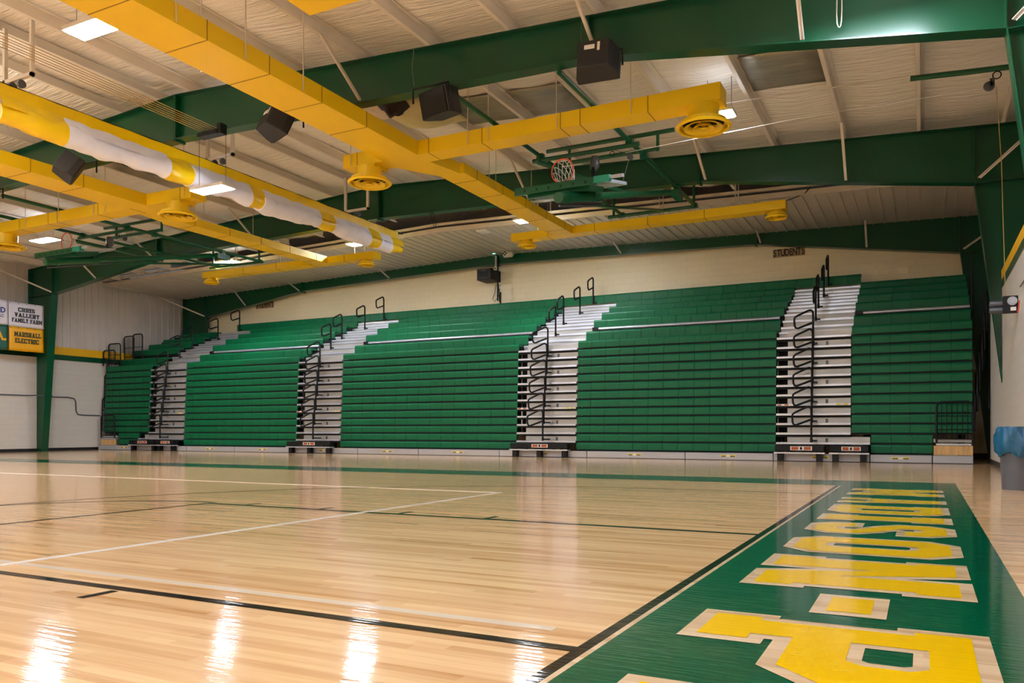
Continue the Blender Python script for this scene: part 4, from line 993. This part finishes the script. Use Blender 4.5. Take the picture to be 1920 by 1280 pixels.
MB().lathe([(0, -.2), (.08, -.19), (.115, -.14), (.115, .14), (.08, .19), (0, .2)], (-13.32, 25.0, 7.1), 20, 'x').build('body', 'white', t, smooth=True)
MB().tube([(-13.35, 25.2, 7.1), (-13.3, 25.2, 7.28), (-13.48, 25.2, 7.32)], .035, 8).build('bracket', 'white', t, smooth=True)
mb = MB()
for dx, dz in ((0, .06), (-.06, 0), (.05, 0), (0, -.05)): mb.lathe([(0, 0), (.028, 0), (.028, .012), (0, .012)], (-13.4 + dx, 24.875, 7.11 + dz), 12, 'y')
mb.build('lens', 'black', t)
t = thing('emergency_light', 'small white emergency unit with teal lamp left of the cable trunk', 'lamp', (-13.9, 25.1, 7.2))
MB().box(-14.12, -13.78, 25.05, 25.2, 7.2, 7.3).build('body', 'paper', t, bevel=.01); MB().box(-14.0, -13.9, 25.06, 25.1, 7.19, 7.2).build('status_light', 'led', t)
tag(MB().box(-12.75, -12.4, 21.75, 22.1, 7.1, 7.17).build('ceiling_sensor', 'paper', bevel=.015), 'small square white unit on the liner ceiling above the cabinet', 'sensor')
tag(MB().tube([(-12.14, 18.22, 6.8), (-12.14, 18.4, 6.46), (-12.1, 18.4, 6.42), (-12.06, 18.4, 6.46), (-12.06, 18.22, 6.8)], .01, 6).build('cable_hook', 'black'), 'black cable loop hanging below the middle green frame', 'hook')
tag(MB().tube([(-13.97, 25.2, 7.19), (-13.97, 25.2, 6.75)], .008, 6).build('signal_cable', 'paper'), 'thin pale cable below the small emergency unit', 'cable')
t = thing('ceiling_box', 'small white box with black cable on the liner ceiling above the right end branch', 'box', (-3.6, 21.6, 7.0))
MB().box(-3.9, -3.2, 21.6, 21.75, 6.86, 6.9).build('body', 'white', t)
MB().tube([(-3.7, 21.65, 6.86), (-3.5, 21.6, 6.78), (-3.1, 21.5, 6.82), (-2.75, 21.45, 6.9), (-2.6, 21.4, 7.05)], .012, 6).build('cable', 'black', t)

# ------------------------------------------------------------------ left wall items
tag(MB().tube([(-29.87, 12, 2.08), (-29.87, 18.0, 2.09), (-29.34, 18.15, 2.09), (-29.34, 18.6, 2.09), (XL + .03, 18.8, 2.09), (XL + .03, 19.9, 2.1), (XL + .03, 20.15, 2.06), (XL + .03, 20.22, 1.95), (XL + .03, 20.24, 1.55), (XL + .03, 20.32, 1.43), (XL + .03, 20.5, 1.41), (XL + .03, 21.25, 1.4)], .022, 8).build('wall_conduit', 'steelgrey', smooth=True), 'thin grey conduit stepping down along the left block wall', 'conduit')
XB = -29.25
def banner(name, lab, y0, y1, z0, z1, m, lines, rows=0):
    t = thing(name, lab, 'banner', (XB, (y0 + y1) / 2, z0), 'wall banners')
    mb = MB(); k = 16; vs = []
    for i in range(k + 1):
        for j in range(9):
            yy = y0 + (y1 - y0) * i / k; z = z0 + (z1 - z0) * j / 8
            vs.append((XB + .012 * math.sin(i * .9 + j * .35) * (1 - j / 10), yy, z))
    mb.add(vs, [(i * 9 + j, (i + 1) * 9 + j, (i + 1) * 9 + j + 1, i * 9 + j + 1) for i in range(k) for j in range(8)])
    o = mb.build('sheet', m, t, smooth=True); sd = o.modifiers.new('t', 'SOLIDIFY'); sd.thickness = .004; sd.offset = -1
    for body, yy, z, size, mm, sx in lines:
        if sx > 1.5: slab(body, yy, z, size, sx - 2, mm, o, XB + .02); continue
        text(body, size, mm, 'banner_text', o, Matrix.Translation((XB + .028, yy, z)) @ Matrix.Rotation(PI / 2, 4, 'Z') @ Matrix.Rotation(PI / 2, 4, 'X'), sx=sx, bold=.006 * size / .2)
    mb = MB()
    for i in range(5):
        yy = y0 + .04 + (y1 - y0 - .08) * i / 4; mb.lathe([(.008, 0), (.018, 0), (.018, .006), (.008, .006)], (XB + .012, yy, z1 - .03), 10, 'x')
    mb.build('grommets', 'steelgrey', t)
banner('banner', 'white vinyl banner reading CHRIS VALLERY FAMILY FARM', 16.98, 18.24, 4.53, 5.4, 'vinylwhite',
       [('CHRIS', 17.6, 5.15, .15, 'letterblack', 2.98), ('VALLERY', 17.62, 4.955, .15, 'letterblack', 2.98), ('FAMILY', 17.371, 4.76, .15, 'letterblack', 2.76), ('FARM', 17.944, 4.76, .15, 'letterblack', 2.76)])
banner('banner', 'yellow vinyl banner reading MARSHALL ELECTRIC', 17.0, 18.24, 3.66, 4.52, 'vinylyel',
       [('MARSHALL', 17.64, 4.26, .17, 'lettergreen', 2.76), ('ELECTRIC', 17.62, 4.03, .17, 'lettergreen', 2.78)])
banner('banner', 'white banner with purple letters cut off by the left edge of the photo', 15.6, 16.96, 4.56, 5.42, 'vinylwhite',
       [('AND', 16.6, 5.05, .26, 'letterpurple', .9), ('LLC', 16.7, 4.85, .14, 'steelgrey', .9)])
banner('banner', 'dark green banner with a big yellow letter cut off by the left edge', 15.6, 16.95, 3.66, 4.53, 'vinylgreen', [('A.', 16.68, 4.15, .5, 'vinylyel', 1.0)])

# ------------------------------------------------------------------ bin
t = thing('trash_can', 'round grey trash can with a blue liner at the right edge', 'trash can', (1.13, 12.25, 0))
MB().lathe([(0, 0), (.2, 0), (.205, .02), (.23, .5), (.245, .74), (.235, .74), (.22, .5), (.195, .03), (0, .03)], (1.14, 12.25, 0), 32).build('barrel', 'grey', t, smooth=True)
mb = MB(); seg = 120; prof = [(.225, .62), (.24, .83), (.25, .835), (.262, .8), (.275, .72), (.285, .62), (.275, .5), (.25, .46)]
vs = []
for k in range(seg):
    a_ = 2 * PI * k / seg
    for i, (r_, h) in enumerate(prof):
        w = (.014 * math.sin(7 * a_ + i) + .011 * math.sin(17 * a_ - 2 * i) + .006 * math.sin(29 * a_ + 3 * i)) * (1 if i > 2 else .3)
        hh = h + (.03 * math.sin(5 * a_) if i == len(prof) - 1 else 0)
        rr = min(r_ + w, .255 / max(.05, math.cos(a_))) if math.cos(a_) > .5 else r_ + w
        vs.append((1.14 + rr * math.cos(a_), 12.25 + rr * math.sin(a_), hh))
n = len(prof)
mb.add(vs, [(k * n + i, ((k + 1) % seg) * n + i, ((k + 1) % seg) * n + i + 1, k * n + i + 1) for k in range(seg) for i in range(n - 1)])
mb.build('liner_bag', 'bag', t, smooth=True)

# ------------------------------------------------------------------ camera, world, view
w = bpy.data.worlds.new('world'); scene.world = w; w.use_nodes = True
w.node_tree.nodes['Background'].inputs['Color'].default_value = (.05, .05, .05, 1)
cam = bpy.data.cameras.new('camera'); co = bpy.data.objects.new('camera', cam); col.objects.link(co)
F, CX, HOR = 1482.1, 995.3, 807.0
cam.sensor_width = 36; cam.lens = F / 1920 * 36
cam.shift_x = -(CX - 960) / 1920; cam.shift_y = (HOR - 640) / 1920
co.location = (0, 0, .782); co.rotation_euler = (PI / 2, 0, .4610)
cam.clip_start = .05; cam.clip_end = 200
scene.camera = co
scene.view_settings.view_transform = 'Standard'; scene.view_settings.look = 'None'
scene.view_settings.exposure = 1.25; scene.view_settings.gamma = 1; scene.view_settings.use_curve_mapping = False
scene.cycles.max_bounces = 8; scene.cycles.diffuse_bounces = 5; scene.cycles.glossy_bounces = 4
scene.cycles.use_denoising = True
scene.cycles.sample_clamp_indirect = 8
